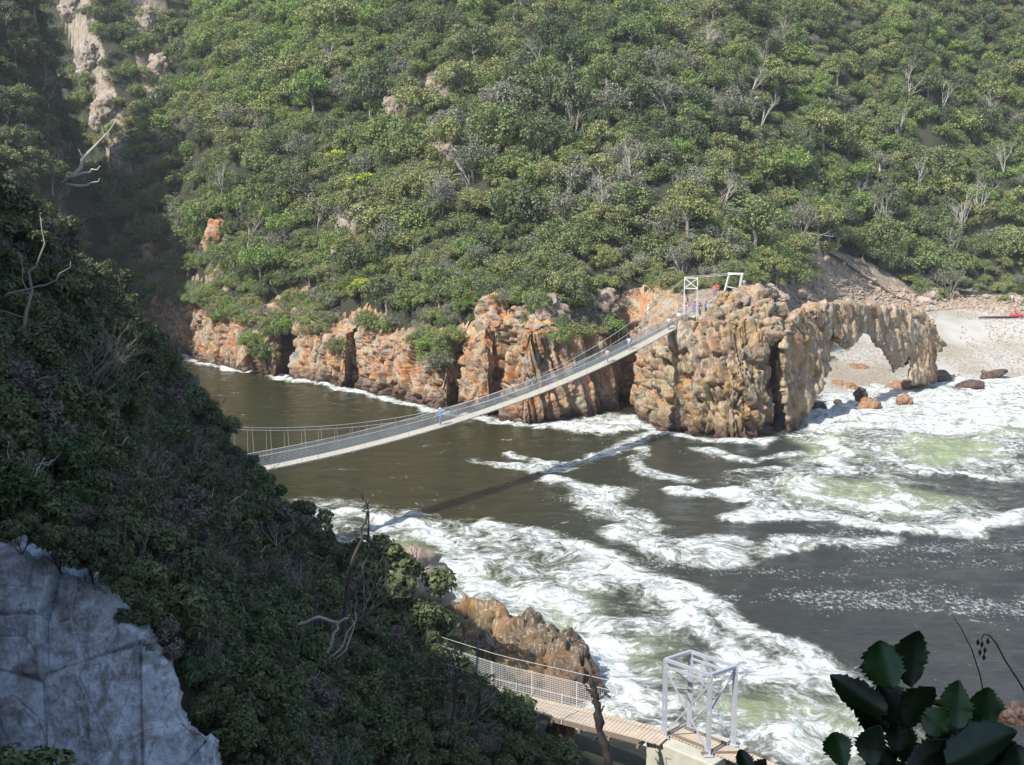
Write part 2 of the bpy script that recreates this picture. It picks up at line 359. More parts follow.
# ------------------------------------------------------------------ foliage meshes
def leaves_np(P, D, leaf, seed, aspect=.6, jitter=.7):
    r = np.random.default_rng(seed); n = len(P)
    nn = D+r.normal(0, jitter, (n, 3))+np.array([0, 0, .35]); nn /= np.linalg.norm(nn, axis=1, keepdims=True)
    t = np.cross(nn, r.normal(0, 1, (n, 3))); t /= np.maximum(np.linalg.norm(t, axis=1, keepdims=True), 1e-6); q = np.cross(nn, t)
    s = leaf*r.uniform(.6, 1.3, (n, 1)); a = s*t; b = s*aspect*q
    V = np.stack([P-a, P+b*.9-a*.1, P+a, P-b*.9-a*.1], 1).reshape(-1, 3)
    F = np.arange(4*n).reshape(n, 4); return V, F, np.repeat(r.random(n), 4)
def crown_mesh(name, rad, h, nleaf, leaf, seed, nclump=14, flat=.8, fill=.25):
    r = np.random.default_rng(seed); P = []; D = []; T = []
    cs = []
    for k in range(nclump):
        a = r.uniform(0, 2*math.pi); e = r.uniform(-.15, 1)**1 if k else 1; rr = math.sqrt(max(0, 1-e*e*.9))*r.uniform(.3, 1.02)
        cs.append((np.array([math.cos(a)*rr*rad, math.sin(a)*rr*rad, h+e*rad*flat*r.uniform(.4, .85)]), rad*r.uniform(.15, .36)))
    per = nleaf//nclump
    for c, cr in cs:
        d = r.normal(0, 1, (per, 3)); d[:, 2] += .45; d /= np.linalg.norm(d, axis=1, keepdims=True)
        k = r.uniform(.55, 1.08, (per, 1))**.7; wob = 1+.25*vnoise(d*2.5+seed, seed)[:, None]
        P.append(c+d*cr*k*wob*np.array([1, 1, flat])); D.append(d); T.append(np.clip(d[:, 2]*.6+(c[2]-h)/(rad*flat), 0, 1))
    P = np.concatenate(P); D = np.concatenate(D); T = np.concatenate(T)
    V, F, lr = leaves_np(P, D, leaf, seed+1)
    return mesh_np(name, V, F, {'lr': lr, 'tip': np.repeat(T, 4)}, smooth=False), cs
def trunk_mb(cs, h, r0, seed, n=5):
    r = random.Random(seed); m = MB()
    top = Vector((r.uniform(-.3, .3), r.uniform(-.3, .3), h))
    m.tube([(0, 0, -.9), (r.uniform(-.15, .15), r.uniform(-.15, .15), h*.5), top], [r0*1.2, r0*.85, r0*.6], n)
    for c, cr in cs[:7]:
        c = Vector(c); mid = top.lerp(c, .5)+Vector((r.uniform(-.3, .3), r.uniform(-.3, .3), -.15)); m.tube([top-Vector((0, 0, h*.2)), mid, c], [r0*.5, r0*.3, r0*.12], 4)
    return m
def branchy(m, p, d, L, r, depth, rnd, n=4, spread=.6):
    pts = [p]; q = p.copy(); dd = d.copy(); k = 3
    for i in range(k):
        dd = (dd+Vector((rnd.uniform(-.22, .22), rnd.uniform(-.22, .22), rnd.uniform(-.12, .2)))).normalized(); q = q+dd*L/k; pts.append(q.copy())
    m.tube(pts, [r*(1-.45*i/k) for i in range(k+1)], n)
    if depth > 0:
        for j in range(rnd.choice((2, 3, 3))):
            t = rnd.choice((1, 2, 3)); nd = (dd+Vector((rnd.gauss(0, spread), rnd.gauss(0, spread), rnd.gauss(.15, spread*.7)))).normalized()
            branchy(m, pts[t], nd, L*rnd.uniform(.5, .8), r*.55*(1.1-.12*t), depth-1, rnd, n, spread)

# tree variants: kind -> list of (crown mesh, trunk mesh)
TV = {}
sd = 100
for kind, nvar, nl, lf, flat in (('green', 4, 3000, .125, .9), ('olive', 3, 2700, .125, .7), ('dark', 3, 2900, .13, .95), ('bright', 2, 2900, .125, .85), ('grey', 3, 2300, .095, .85), ('yellow', 1, 2800, .13, .7)):
    TV[kind] = []
    for k in range(nvar):
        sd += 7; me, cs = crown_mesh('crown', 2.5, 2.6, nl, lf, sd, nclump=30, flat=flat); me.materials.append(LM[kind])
        if kind == 'grey':
            tb = MB(); rnd = random.Random(sd)
            for j in range(4): branchy(tb, Vector((0, 0, -.6)), Vector((rnd.uniform(-.45, .45), rnd.uniform(-.45, .45), 1)).normalized(), 2.3, .12, 3, rnd, 3)
            tm = tb.mesh('trunk'); tm.materials.append(M['palebark'])
        else:
            tm = trunk_mb(cs, 2.6, .16, sd).mesh('trunk'); tm.materials.append(M['bark'])
        TV[kind].append((me, tm))
def put_tree(name, kind, var, loc, scale, rz, label, cat, group, sz=1.0):
    e = empty(name, loc, rz); e.scale = (scale, scale, scale*sz)
    me, tm = TV[kind][var % len(TV[kind])]
    t = bpy.data.objects.new('trunk', tm); C.objects.link(t); t.parent = e
    c = bpy.data.objects.new('crown', me); C.objects.link(c); c.parent = e
    return tag(e, label, cat, group)

# mass of plants as one object: geometry nodes scatter of the crown meshes on points
def scatter(name, pts, scales, rots, picks, sources, label, cat):
    n = len(pts); me = bpy.data.meshes.new(name); me.vertices.add(n); me.vertices.foreach_set('co', np.asarray(pts, np.float32).ravel())
    a = me.attributes.new('sc', 'FLOAT_VECTOR', 'POINT'); a.data.foreach_set('vector', np.asarray(scales, np.float32).ravel())
    a = me.attributes.new('ro', 'FLOAT_VECTOR', 'POINT'); a.data.foreach_set('vector', np.asarray(rots, np.float32).ravel())
    a = me.attributes.new('pk', 'INT', 'POINT'); a.data.foreach_set('value', np.asarray(picks, np.int32))
    o = bpy.data.objects.new(name, me); C.objects.link(o)
    g = bpy.data.node_groups.new(name, 'GeometryNodeTree')
    g.interface.new_socket('Geometry', in_out='INPUT', socket_type='NodeSocketGeometry'); g.interface.new_socket('Geometry', in_out='OUTPUT', socket_type='NodeSocketGeometry')
    gi = g.nodes.new('NodeGroupInput'); go = g.nodes.new('NodeGroupOutput'); ip = g.nodes.new('GeometryNodeInstanceOnPoints')
    g2i = g.nodes.new('GeometryNodeGeometryToInstance')
    for s in reversed(sources):
        oi = g.nodes.new('GeometryNodeObjectInfo'); oi.inputs['Object'].default_value = s; oi.transform_space = 'ORIGINAL'
        g.links.new(oi.outputs['Geometry'], g2i.inputs[0])
    g.links.new(gi.outputs[0], ip.inputs['Points']); g.links.new(g2i.outputs[0], ip.inputs['Instance']); ip.inputs['Pick Instance'].default_value = True
    def na(nm, ty):
        x = g.nodes.new('GeometryNodeInputNamedAttribute'); x.data_type = ty; x.inputs[0].default_value = nm; return x.outputs[0]
    g.links.new(na('sc', 'FLOAT_VECTOR'), ip.inputs['Scale']); g.links.new(na('ro', 'FLOAT_VECTOR'), ip.inputs['Rotation']); g.links.new(na('pk', 'INT'), ip.inputs['Instance Index'])
    g.links.new(ip.outputs[0], go.inputs[0])
    md = o.modifiers.new('scatter', 'NODES'); md.node_group = g
    return tag(o, label, cat, None, 'stuff')

# ------------------------------------------------------------------ far shore terrain
coast_px = [(60, 336), (110, 342), (150, 346), (180, 355), (205, 365), (235, 370), (265, 375), (276, 377), (281, 371), (292, 372), (299, 381), (330, 385), (345, 388), (349, 386), (354, 387), (358, 391), (365, 392), (400, 399), (430, 408),
            (447, 411), (450, 408.5), (456, 409), (459, 413), (490, 418), (496, 415), (503, 416), (508, 422), (530, 425), (565, 421), (590, 414), (612, 409), (632, 402), (638, 419), (665, 431), (700, 436), (728, 440), (750, 440), (768, 437), (780, 424), (783, 405), (786, 392)]
IC = coast_px.index((632, 402)); coast = np.array([Wz(x, y)[:2] for x, y in coast_px])
land = [tuple(p) for p in coast] + [(coast[-1][0]+2, 150), (coast[-1][0]+8, 120), (260, 90), (260, 460), (-260, 460), (-260, 240), (-100, 238)]
top_px = [(60, 285, 256), (110, 290, 248), (150, 296, 240), (200, 308, 212), (250, 312, 200), (275, 318, 197), (310, 330, 187), (350, 337, 180), (400, 345, 169), (440, 350, 162),
          (480, 318, 158), (520, 312, 155), (550, 310, 154), (585, 330, 154), (612, 335, 155), (640, 326, 150), (690, 318, 146), (720, 314, 146), (760, 300, 148)]
ctrl = [Dp(*p) for p in top_px]
ctrl += [Dp(*p) for p in [(745, 296, 151), (700, 312, 152), (660, 300, 158), (600, 300, 166), (520, 270, 166), (440, 300, 172), (400, 250, 188), (300, 250, 206), (200, 250, 226), (140, 240, 250),
    (300, 160, 222), (300, 60, 245), (300, -30, 272), (200, 150, 244), (200, 40, 268), (190, -40, 290), (400, 130, 214), (420, 40, 228), (410, -40, 258), (520, 150, 196), (520, 60, 216), (520, -40, 250),
    (640, 230, 178), (640, 130, 202), (640, 20, 236), (640, -60, 268), (740, 275, 178), (760, 235, 192), (765, 150, 222), (765, 40, 250), (760, -50, 280), (820, 262, 212), (870, 286, 220), (850, 180, 236), (870, 80, 256), (880, -30, 284),
    (930, 290, 228), (980, 284, 232), (1030, 286, 235), (980, 190, 250), (980, 80, 270), (990, -30, 296), (1100, 280, 238), (1100, 150, 262), (1100, -30, 300), (1250, 280, 240), (1250, 0, 300),
    (128, 190, 256), (104, 115, 266), (80, 50, 274), (62, -5, 282), (60, 190, 285), (20, 100, 305), (-40, 250, 275), (-40, 0, 312), (-150, 200, 300), (-150, -50, 335), (140, 40, 280), (150, 120, 262),
    (800, 290, 186), (830, 300, 212), (782, 306, 162)]]
# shingle beach, sloping into the sea
shore = np.array([Wz(x, y)[:2] for x, y in [(775, 388), (800, 393), (840, 393), (880, 384), (930, 380), (1000, 378), (1060, 378), (1200, 380)]])
shore_poly = [tuple(p) for p in shore]+[(300, 180), (300, 460), (20, 460), (20, 180)]
for px, py, d in [(850, 350, 199), (900, 350, 199), (960, 350, 199), (1050, 350, 199), (960, 325, 211), (1040, 325, 211), (880, 320, 213), (930, 302, 223), (1030, 304, 223)]: ctrl.append(Dp(px, py, d))
for px, py in [(850, 400), (950, 400), (1050, 400), (1200, 400)]: ctrl.append(Wz(px, py, -1))
ctrl += [np.array(q, float) for q in [(-240, 330, 110), (0, 360, 140), (240, 380, 130), (120, 400, 140), (-120, 380, 130)]]
far_f = tps(ctrl, 1e-4)
def far_h(x, y, detail=True):
    x = np.atleast_1d(x).astype(float); y = np.atleast_1d(y).astype(float)
    z = far_f(x, y)
    P = np.stack([x, y, np.zeros_like(x)], -1).reshape(-1, 3)
    up = sstep(13, 24, z).ravel()
    rib = fbm(P*np.array([1.0, .35, 1]), .085, 3, 5); z = z + (rib*9.0*up).reshape(z.shape)
    z = z + (fbm(P, .3, 3, 9)*1.0*sstep(8, 16, z.ravel())).reshape(z.shape)
    Q = P[:, :2]; sd_ = sdist(Q, land); sb = sdist(Q, shore_poly); bz = np.where(sb > 0, .22*sb, .3*sb)
    kb = sstep(14, 26, sb)*1.0; zb = bz*(1-kb)+z.ravel()*kb; z = np.where(Q[:, 0] > coast[-1][0]+1, zb, z.ravel()).reshape(z.shape)
    k = sstep(4.6, 5.3, sd_); isbeach = Q[:, 0] > coast[-1][0]+1
    k = np.where(isbeach, 1, k); zz = z.ravel()*k+(-3.5)*(1-k)
    return zz.reshape(x.shape)
rock_px = [[(58, -10), (85, -10), (105, 60), (122, 120), (135, 190), (112, 185), (100, 110), (75, 50)], [(120, -5), (165, -5), (172, 95), (148, 100), (132, 40)], [(205, 225), (228, 225), (228, 290), (205, 290)],
           [(385, 90), (405, 90), (408, 145), (385, 145)], [(428, 70), (447, 70), (452, 160), (430, 160)], [(330, 215), (355, 215), (352, 255), (332, 255)], [(140, 250), (175, 255), (240, 310), (150, 300)],
           [(808, 258), (830, 250), (870, 264), (925, 296), (950, 300), (1030, 292), (1030, 320), (940, 330), (880, 320), (775, 330), (770, 290), (790, 268)], [(570, 300), (640, 300), (640, 345), (570, 345)], [(640, 296), (780, 284), (790, 345), (640, 345)]]
xs = np.arange(-215, 190, 1.1); ys = np.arange(125, 385, 1.1)
GX, GY = np.meshgrid(xs, ys, indexing='ij'); GZ = far_h(GX, GY)
P3 = np.stack([GX.ravel(), GY.ravel(), GZ.ravel()], 1); PX, PY, _ = proj(P3)
rockm = np.zeros(len(P3))
for pl in rock_px:
    s = sdist(np.stack([PX, PY], 1), pl); rockm = np.maximum(rockm, sstep(-8, 6, s))
sandm = ((P3[:, 2] < 8.8+1.2*fbm(P3, .15, 3, 3)) & (P3[:, 0] > 34)).astype(float)
tme = mesh_np('far_hillside', P3, grid_faces(len(xs), len(ys)), {'rock': rockm, 'sand': sandm})
tag(link('hillside', tme, M['terrain']), 'steep forested far hillside above the orange cliffs', 'hill', None, 'structure')

# ------------------------------------------------------------------ cliffs: a ribbon along the far coast with blocky vertical strata
def rock_detail(V, Nn, sc=(1.1, 1.1, .45), amp=.55, seed=0, tilt=.25, fine=.12, flute=0, facet=.9, mask=None):
    Q = V.copy(); Q[:, 0] = Q[:, 0]+tilt*Q[:, 2]
    if flute:
        g1, g2, gc = voro(Q*np.array([.34, .34, .05])+seed, seed+9); V = V+Nn*(flute*((sstep(0, .14, g2-g1)-1)*.9+(gc-.5)*1.5)*(1 if mask is None else mask))[:, None]
    Vw = V*np.array([1, 1, .3]); wv = np.stack([fbm(Vw, .3, 3, seed+31), fbm(Vw, .3, 3, seed+37), fbm(Vw, .3, 3, seed+41)], 1)
    Q = Q+wv*np.array([1.0, 1.0, 1.4])*(1.2 if flute else 1)
    d1, d2, cid = voro(Q*np.array(sc), seed); o1 = voro.off; t1 = o1[:, 0]*np.sin(cid*91)+o1[:, 1]*np.cos(cid*57)+o1[:, 2]*np.sin(cid*133)
    e1, e2, cid2 = voro(Q*np.array(sc)*np.array([2.2, 2.2, 3.2 if sc[2] < .25 else 2.3])+5, seed+5); o2 = voro.off; t2 = o2[:, 0]*np.sin(cid2*91)+o2[:, 1]*np.cos(cid2*57)+o2[:, 2]*np.cos(cid2*133)
    crack = sstep(0, .11, d2-d1); c2 = sstep(0, .12, e2-e1)
    disp = amp*((crack-1)*1.15+(cid-.5)*1.7+t1*facet+(c2-1)*.3+(cid2-.5)*.3+t2*.3*facet)+fine*fbm(V, 1.7, 3, seed+3)
    return V+Nn*(disp*(1 if mask is None else mask))[:, None], .7*cid+.3*cid2
def resample(pl, step):
    pl = np.asarray(pl, float); d = np.r_[0, np.cumsum(np.linalg.norm(np.diff(pl, axis=0), axis=1))]
    s = np.arange(0, d[-1], step); return np.stack([np.interp(s, d, pl[:, k]) for k in range(pl.shape[1])], 1), s
def ribbon(name, i0, i1, mat, seed, sc, amp, label):
    pl, s = resample(coast[i0:i1+1], .15); n = len(pl)
    tg = np.gradient(pl, axis=0)
    kw = 33 if name == 'sea_cliff' else 15; kk = np.ones(kw)/kw; tg = np.stack([np.convolve(np.pad(tg[:, k], kw//2, 'edge'), kk, 'valid') for k in (0, 1)], 1)
    tg /= np.linalg.norm(tg, axis=1, keepdims=True); out = np.stack([tg[:, 1], -tg[:, 0]], 1)   # towards the water
    q = pl-out*3.6; top = far_f(q[:, 0], q[:, 1]); top = top+1.4*fbm(np.stack([s, s*0, s*0], 1), .18, 4, seed)+.8*fbm(np.stack([s, s*0, s*0+9], 1), .7, 2, seed+1)
    tpx = proj(np.c_[pl, np.zeros(n)])[0]; cap = np.interp(tpx, [200, 300, 320, 440, 480], [10.5, 10.5, 8.4, 8.6, 12.5])
    top = np.clip(top, 3, cap+(name != 'sea_cliff')*6+.8*fbm(np.stack([s, s*0, s*0], 1), .3, 3, seed))
    nz = 100; tt = np.linspace(0, 1, nz); V = np.zeros((n, nz, 3)); NN = np.zeros((n, nz, 3))
    for j, t in enumerate(tt):
        if t < .78:
            k = t/.78; z = -1.8+k*(top+1.8); off = -(.3+2.0*k**1.6)
            nn = np.stack([out[:, 0], out[:, 1], np.full(n, .25)], 1)
        else:
            k = (t-.78)/.22; off = -(2.3+5.0*k); p2 = pl+out*np.atleast_1d(off).reshape(-1, 1)
            z = top*(1-k)+(far_f(p2[:, 0], p2[:, 1])-1.2)*k+.4*math.sin(math.pi*k)
            nn = np.stack([out[:, 0]*(1-k), out[:, 1]*(1-k), np.full(n, .3+k)], 1)
        V[:, j, :2] = pl+out*np.asarray(off).reshape(-1, 1) if np.ndim(off) else pl+out*off
        V[:, j, 2] = z; NN[:, j] = nn/np.linalg.norm(nn, axis=1, keepdims=True)
    V = V.reshape(-1, 3); NN = NN.reshape(-1, 3)
    big = fbm(V*np.array([1, 1, .15]), .13, 3, seed+70); V = V+NN*np.array([1, 1, .2])*(big*2.4)[:, None]
    V, cid = rock_detail(V, NN, sc, amp, seed, flute=1.3 if name == 'sea_cliff' else 1.0, mask=np.tile(1-.8*sstep(.66, .86, tt), n))
    F = grid_faces(n, nz)
    return tag(link(name, mesh_np(name, V, F, {'cell': cid}, False), M[mat]), label, 'cliff', None, 'structure')
ribbon('sea_cliff', 0, IC+1, 'cliff', 3, (.95, .95, .085), .72, 'orange and grey cliff of upright rock layers along the far shore')
ribbon('rock_headland', IC, IC+9, 'headland', 9, (.85, .85, .2), .88, 'blocky brown rock headland carrying the far end of the bridge')

# ------------------------------------------------------------------ solid rocks (voxel-remeshed solids with the same strata)
def solid_from_outline(pts, depths, thick, name):
    """closed outline (pixel, depth per pixel) made a solid of real thickness"""
    bm = bmesh.new(); f = []; b = []
    for (px, py), d in zip(pts, depths):
        p = Dp(px, py, d); f.append(bm.verts.new(p)); 
    a = Vector(f[0].co); dirn = thick
    for v in f: b.append(bm.verts.new(v.co+dirn))
    n = len(f); bm.faces.new(f); bm.faces.new(b[::-1])
    for i in range(n): bm.faces.new((f[(i+1) % n], f[i], b[i], b[(i+1) % n]))
    bmesh.ops.recalc_face_normals(bm, faces=bm.faces); bmesh.ops.triangulate(bm, faces=bm.faces)
    me = bpy.data.meshes.new(name); bm.to_mesh(me); bm.free(); return me
def lumps_mesh(lumps, name):
    bm = bmesh.new()
    for c, r, rz, tx in lumps:
        mat = Matrix.Translation(Vector(c))@Matrix.Rotation(rz, 4, 'Z')@Matrix.Rotation(tx, 4, 'Y')@Matrix.Diagonal((*r, 1))
        bmesh.ops.create_icosphere(bm, subdivisions=3, radius=1, matrix=mat)
    me = bpy.data.meshes.new(name); bm.to_mesh(me); bm.free(); return me
def remesh(me, voxel, smooth=2):
    o = bpy.data.objects.new('tmp', me); C.objects.link(o)
    m = o.modifiers.new('r', 'REMESH'); m.mode = 'VOXEL'; m.voxel_size = voxel
    if smooth: q = o.modifiers.new('s', 'SMOOTH'); q.iterations = smooth; q.factor = .7
    dg = bpy.context.evaluated_depsgraph_get(); ev = o.evaluated_get(dg); out = bpy.data.meshes.new_from_object(ev)
    V = np.empty(len(out.vertices)*3, np.float32); out.vertices.foreach_get('co', V); V = V.reshape(-1, 3).astype(float)
    F = []; 
    for p in out.polygons:
        v = list(p.vertices); F.append(v if len(v) == 4 else v+[v[-1]])
    F = np.array([f for f in F if len(set(f)) == 4])
    bpy.data.objects.remove(o); return V, F
def rock_solid(name, me, voxel, mat, seed, sc=(.9, .9, .5), amp=.5, fine=.15, label=None, cat='rock', group=None, warp=.5, origin=None, smooth=2, kind=None):
    V, F = remesh(me, voxel, smooth); Nn = vnormals(V, F)
    V = V+Nn*(fbm(V, .35, 3, seed+50)*warp)[:, None]; V, cid = rock_detail(V, Nn, sc, amp, seed, fine=fine)
    o0 = np.array(origin if origin is not None else [V[:, 0].mean(), V[:, 1].mean(), V[:, 2].min()])
    o = link(name, mesh_np(name, V-o0, F, {'cell': cid}, False), M[mat]); o.location = o0
    return tag(o, label, cat, group, kind)

# the sea arch: its left leg at the headland, its right legs on the beach
ax = lambda px: np.interp(px, [775, 800, 850, 900, 945], [141, 146, 158, 172, 180])
left = [(784, 334), (790, 320), (802, 310), (816, 308), (825, 320), (829, 345), (828, 370), (823, 386), (810, 402), (799, 420), (796, 448), (787, 448), (786, 420), (783, 390), (781, 360)]
rock_solid('rock_pillar', solid_from_outline(left, [ax(p[0]) for p in left], Vector((2.0, 7, 0)), 'pillar'), .22, 'arch', 21, (.65, .65, .16), amp=.5, smooth=12, warp=.6,
           label='tall leaning rust brown rock pillar at the left end of the arch, foot in the foam', cat='rock pillar')
arch = [(812, 309), (832, 302), (856, 304), (880, 306), (904, 308), (920, 314), (928, 325), (934, 339), (941, 350), (938, 355), (932, 350), (931, 366), (935, 384), (908, 384), (909, 360), (906, 349), (903, 366), (893, 373), (887, 360), (884, 352), (878, 348),
        (872, 341), (865, 334), (857, 331), (851, 342), (844, 349), (836, 344), (832, 331), (824, 322), (814, 320)]
rock_solid('rock_arch', solid_from_outline(arch, [ax(p[0]) for p in arch], Vector((3.0, 6.0, 0)), 'arch'), .22, 'arch', 33, (.65, .65, .2), amp=.42, smooth=6, warp=.45,
           label='weathered tan sea arch with two hanging stubs and legs standing on the shingle beach', cat='sea arch')

# rock islet in the lower foam, beside the near footbridge
isl = []
for (px, py, z, r) in [(455, 640, 1.5, 3.0), (478, 628, 2.4, 1.9), (496, 612, 3.4, 1.1), (497, 630, 2.2, 1.7), (520, 645, 1.8, 2.3), (528, 628, 2.6, 1.3), (545, 655, 1.4, 2.6), (560, 655, 1.4, 2.0), (575, 672, .8, 2.1), (588, 690, .2, 1.7), (505, 668, 1.2, 2.8), (540, 685, .4, 2.8), (460, 665, .8, 3.0), (430, 655, .8, 2.6), (570, 700, 0, 2.4)]:
    c = Wz(px, py+4, z-.4); isl.append((c, (r*.95, r*.8, r*.85), random.uniform(0, 3), random.uniform(-.4, .4)))
rock_solid('rock_islet', lumps_mesh(isl, 'islet'), .22, 'islet', 44, (.42, .42, .3), .62, .14, 'jagged orange and brown rock islet beside the near boardwalk, foam around it', 'rock islet', smooth=1)

# boulders
def boulder(px, py, z, rx, ry, rz, mat, seed, label, group=None, name='boulder', rot=None):
    c = Wz(px, py, z); r = random.Random(seed)
    me = lumps_mesh([((0, 0, 0), (rx, ry, rz), rot if rot is not None else r.uniform(0, 3), r.uniform(-.25, .25)), ((r.uniform(-.4, .4)*rx, r.uniform(-.3, .3)*ry, rz*.25), (rx*.6, ry*.7, rz*.75), r.uniform(0, 3), r.uniform(-.5, .5))], 'b')
    vs = max(.09, min(rx, ry, rz)*.13); s = .9/max(rx, rz)
    V, F = remesh(me, vs, 1); Nn = vnormals(V, F); V = V+Nn*(fbm(V+seed, .8/max(rx, .5), 3, seed)*min(rx, rz)*.45)[:, None]
    V, cid = rock_detail(V+seed, Nn, (s, s, s*1.3), min(rx, rz)*.2, seed, fine=.08*min(rx, rz)); V = V-seed
    o = link(name, mesh_np(name, V, F, {'cell': cid}, False), M[mat]); o.location = c; return tag(o, label, 'boulder', group)
for i, (px, py, z, rx, ry, rz, mt, lb) in enumerate([
    (855, 372, .3, 2.4, 1.6, 1.2, 'rustboulder', 'flat orange boulder at the edge of the beach below the arch opening'),
    (838, 386, .0, 1.1, .9, .8, 'rustboulder', 'small reddish boulder in the surf left of the flat orange one'),
    (851, 387, .0, 1.4, .9, .7, 'rustboulder', 'small brown boulder in the surf just below the flat orange boulder'),
    (868, 405, .0, 2.3, 1.7, 1.3, 'rustboulder', 'knobbly brown boulder pair farthest out in the white surf'),
    (861, 396, .2, 1.0, .8, 1.1, 'darkboulder', 'dark upright rock behind the knobbly brown boulder in the surf'),
    (903, 386, .0, 3.2, 1.2, .8, 'rustboulder', 'long low red brown boulder in the surf below the arch legs'),
    (904, 402, .0, 1.3, .9, .9, 'rustboulder', 'squat orange brown boulder in the surf right of the knobbly pair'),
    (940, 378, .3, 2.2, 1.2, 1.0, 'darkboulder', 'black wet boulder at the foot of the right arch leg'),
    (970, 386, .1, 2.5, 1.2, .7, 'darkboulder', 'long low black boulder lying in the surf at the beach edge'),
    (994, 375, .4, 2.3, 1.2, .7, 'darkboulder', 'long flat dark boulder on the sand right of the arch'),
    (838, 403, -.2, .7, .6, .5, 'darkboulder', 'little black rock in the foam by the pillar foot'),
    (818, 408, -.2, 1.0, .7, .8, 'darkboulder', 'small black rock in foam touching the shaded side of the pillar')]):
    boulder(px, py, z+.35*rz, rx*(.8 if i == 3 else 1.05), ry*(.8 if i == 3 else 1.1), rz*(.85 if i == 3 else 1.15), mt, 300+i, lb, rot=0.1)
# boulders of the rubble slope behind the arch and along the back of the beach
rr = random.Random(5)
def far_at(px, py):
    d = np.arange(130, 330, .8); P = ray(px, py)[None]*d[:, None]+np.array([0, 0, CAMZ]); h = far_h(P[:, 0], P[:, 1]); k = np.nonzero(h > P[:, 2])[0]
    return np.array([P[k[0], 0], P[k[0], 1], h[k[0]]]) if len(k) else None
def drop_boulder(px, py, r, mat, seed, label, group):
    p = far_at(px, py)
    if p is None: return
    q = random.Random(seed)
    c = boulder(512, 700, 0, r*q.uniform(.9, 1.4), r*q.uniform(.8, 1.1), r*q.uniform(.6, .9), mat, seed, label, group); c.location = (p[0], p[1], p[2]+r*.15)
spots = [(905, 294, .9, 'pale boulder at the top of the beach by the bushes'), (932, 298, 1.9, 'large pale grey boulder at the back of the beach'), (925, 303, 1.2, 'dark sided boulder leaning on the large pale grey boulder'),
         (955, 296, .9, 'tan boulder right of the large pale grey boulder'), (968, 292, .8, 'pale boulder half hidden in the shrubs at the beach back'), (985, 298, .8, 'whitish boulder near the driftwood log'), (1003, 300, .7, 'small pale boulder behind the red kayak'),
         (770, 296, 1.3, 'rounded grey boulder on the slope right of the bridge end'), (782, 302, 1.1, 'white boulder at the foot of the rubble slope'), (776, 312, 1.5, 'dark grey boulder between headland and arch'), (790, 284, 1.0, 'pale boulder lying in the middle of the rubble slope'), (800, 296, 1.2, 'tan boulder above the left arch leg')]
for i, (px, py, r, lb) in enumerate(spots): drop_boulder(px, py, r, 'boulder', 400+i, lb, 'boulders on the rubble slope and the beach back')
for i in range(60):
    t = rr.random(); px = 775+t*95+rr.uniform(-12, 12); py = 262+rr.uniform(0, 55)
    lb = ('pale stone on the rubble slope, '+['top', 'upper', 'middle', 'lower', 'bottom'][int(np.clip((py-262)/11, 0, 4))]+' row, '+['behind the headland', 'left of the arch', 'over the left arch leg', 'over the arch opening', 'over the arch middle', 'over the right arch leg'][int(np.clip((px-765)/18, 0, 5))])
    drop_boulder(px, py, rr.uniform(.35, .85), 'boulder', 500+i, lb, 'loose stones of the rubble slope')
RUB = [(785, 275), (812, 252), (835, 262), (880, 285), (935, 296), (1040, 296), (1040, 322), (960, 308), (920, 312), (800, 318), (765, 315)]
rsrc = []
for k, (px, py) in enumerate([(842, 284), (858, 292), (806, 280)]):
    p = far_at(px, py); c = boulder(512, 700, 0, .5, .42, .34, 'boulder', 560+k, ['stone in the middle of the rubble slope', 'stone low on the rubble slope towards the beach', 'stone on the left part of the rubble slope'][k], 'loose stones of the rubble slope', 'stone'); c.location = p; rsrc.append(c)
RUBG = np.random.default_rng(3)
tx, ty = RUBG.uniform(25, 120, 30000), RUBG.uniform(160, 250, 30000); tz = far_h(tx, ty); qx_, qy_, _ = proj(np.stack([tx, ty, tz], 1))
kk_ = np.nonzero(inside(np.stack([qx_, qy_], 1), RUB))[0][:3600]; RUBI = (tx, ty, tz, kk_)
cs_ = MB(); la = np.array([far_at(x, y) for x, y in [(828, 256), (845, 265), (862, 277), (880, 288), (897, 299), (912, 303)]]); la, _ = resample(la, .55)
for k in range(len(la)-1):
    q = la[k+1]-la[k]; q = q/np.linalg.norm(q); nq = np.array([-q[1], q[0], 0]); nq /= np.linalg.norm(nq); cs_.bar(la[k]+nq*.9+np.array([0, 0, .25]), la[k]-nq*.9+np.array([0, 0, .25]), .2, .22)
STEPS = cs_
# rounded blocks on the headland crown
for i, (px, py, r) in enumerate([(712, 318, 1.6), (728, 312, 1.5), (741, 305, 1.8), (752, 300, 2.1), (762, 312, 2.1), (735, 325, 1.6), (706, 330, 1.3), (748, 322, 1.9), (770, 330, 1.9), (722, 300, 1.1)]):
    d = 147-(py-300)*.1; p = Dp(px, py, d)
    b = boulder(512, 700, 0, r, r*.9, r*1.05, 'headland', 600+i, ['round brown block on the headland crown nearest the bridge tower', 'reddish block on the headland crown below the leaning frame', 'tall pinkish block near the top of the headland', 'grey topmost block of the headland', 'dark block on the right shoulder of the headland',
        'orange block in the middle of the headland crown', 'small orange block directly under the end of the deck', 'big rounded block under the topmost headland block', 'lowest block on the right shoulder of the headland', 'small block beside the foot of the leaning frame'][i], 'blocks on the headland crown'); b.location = p
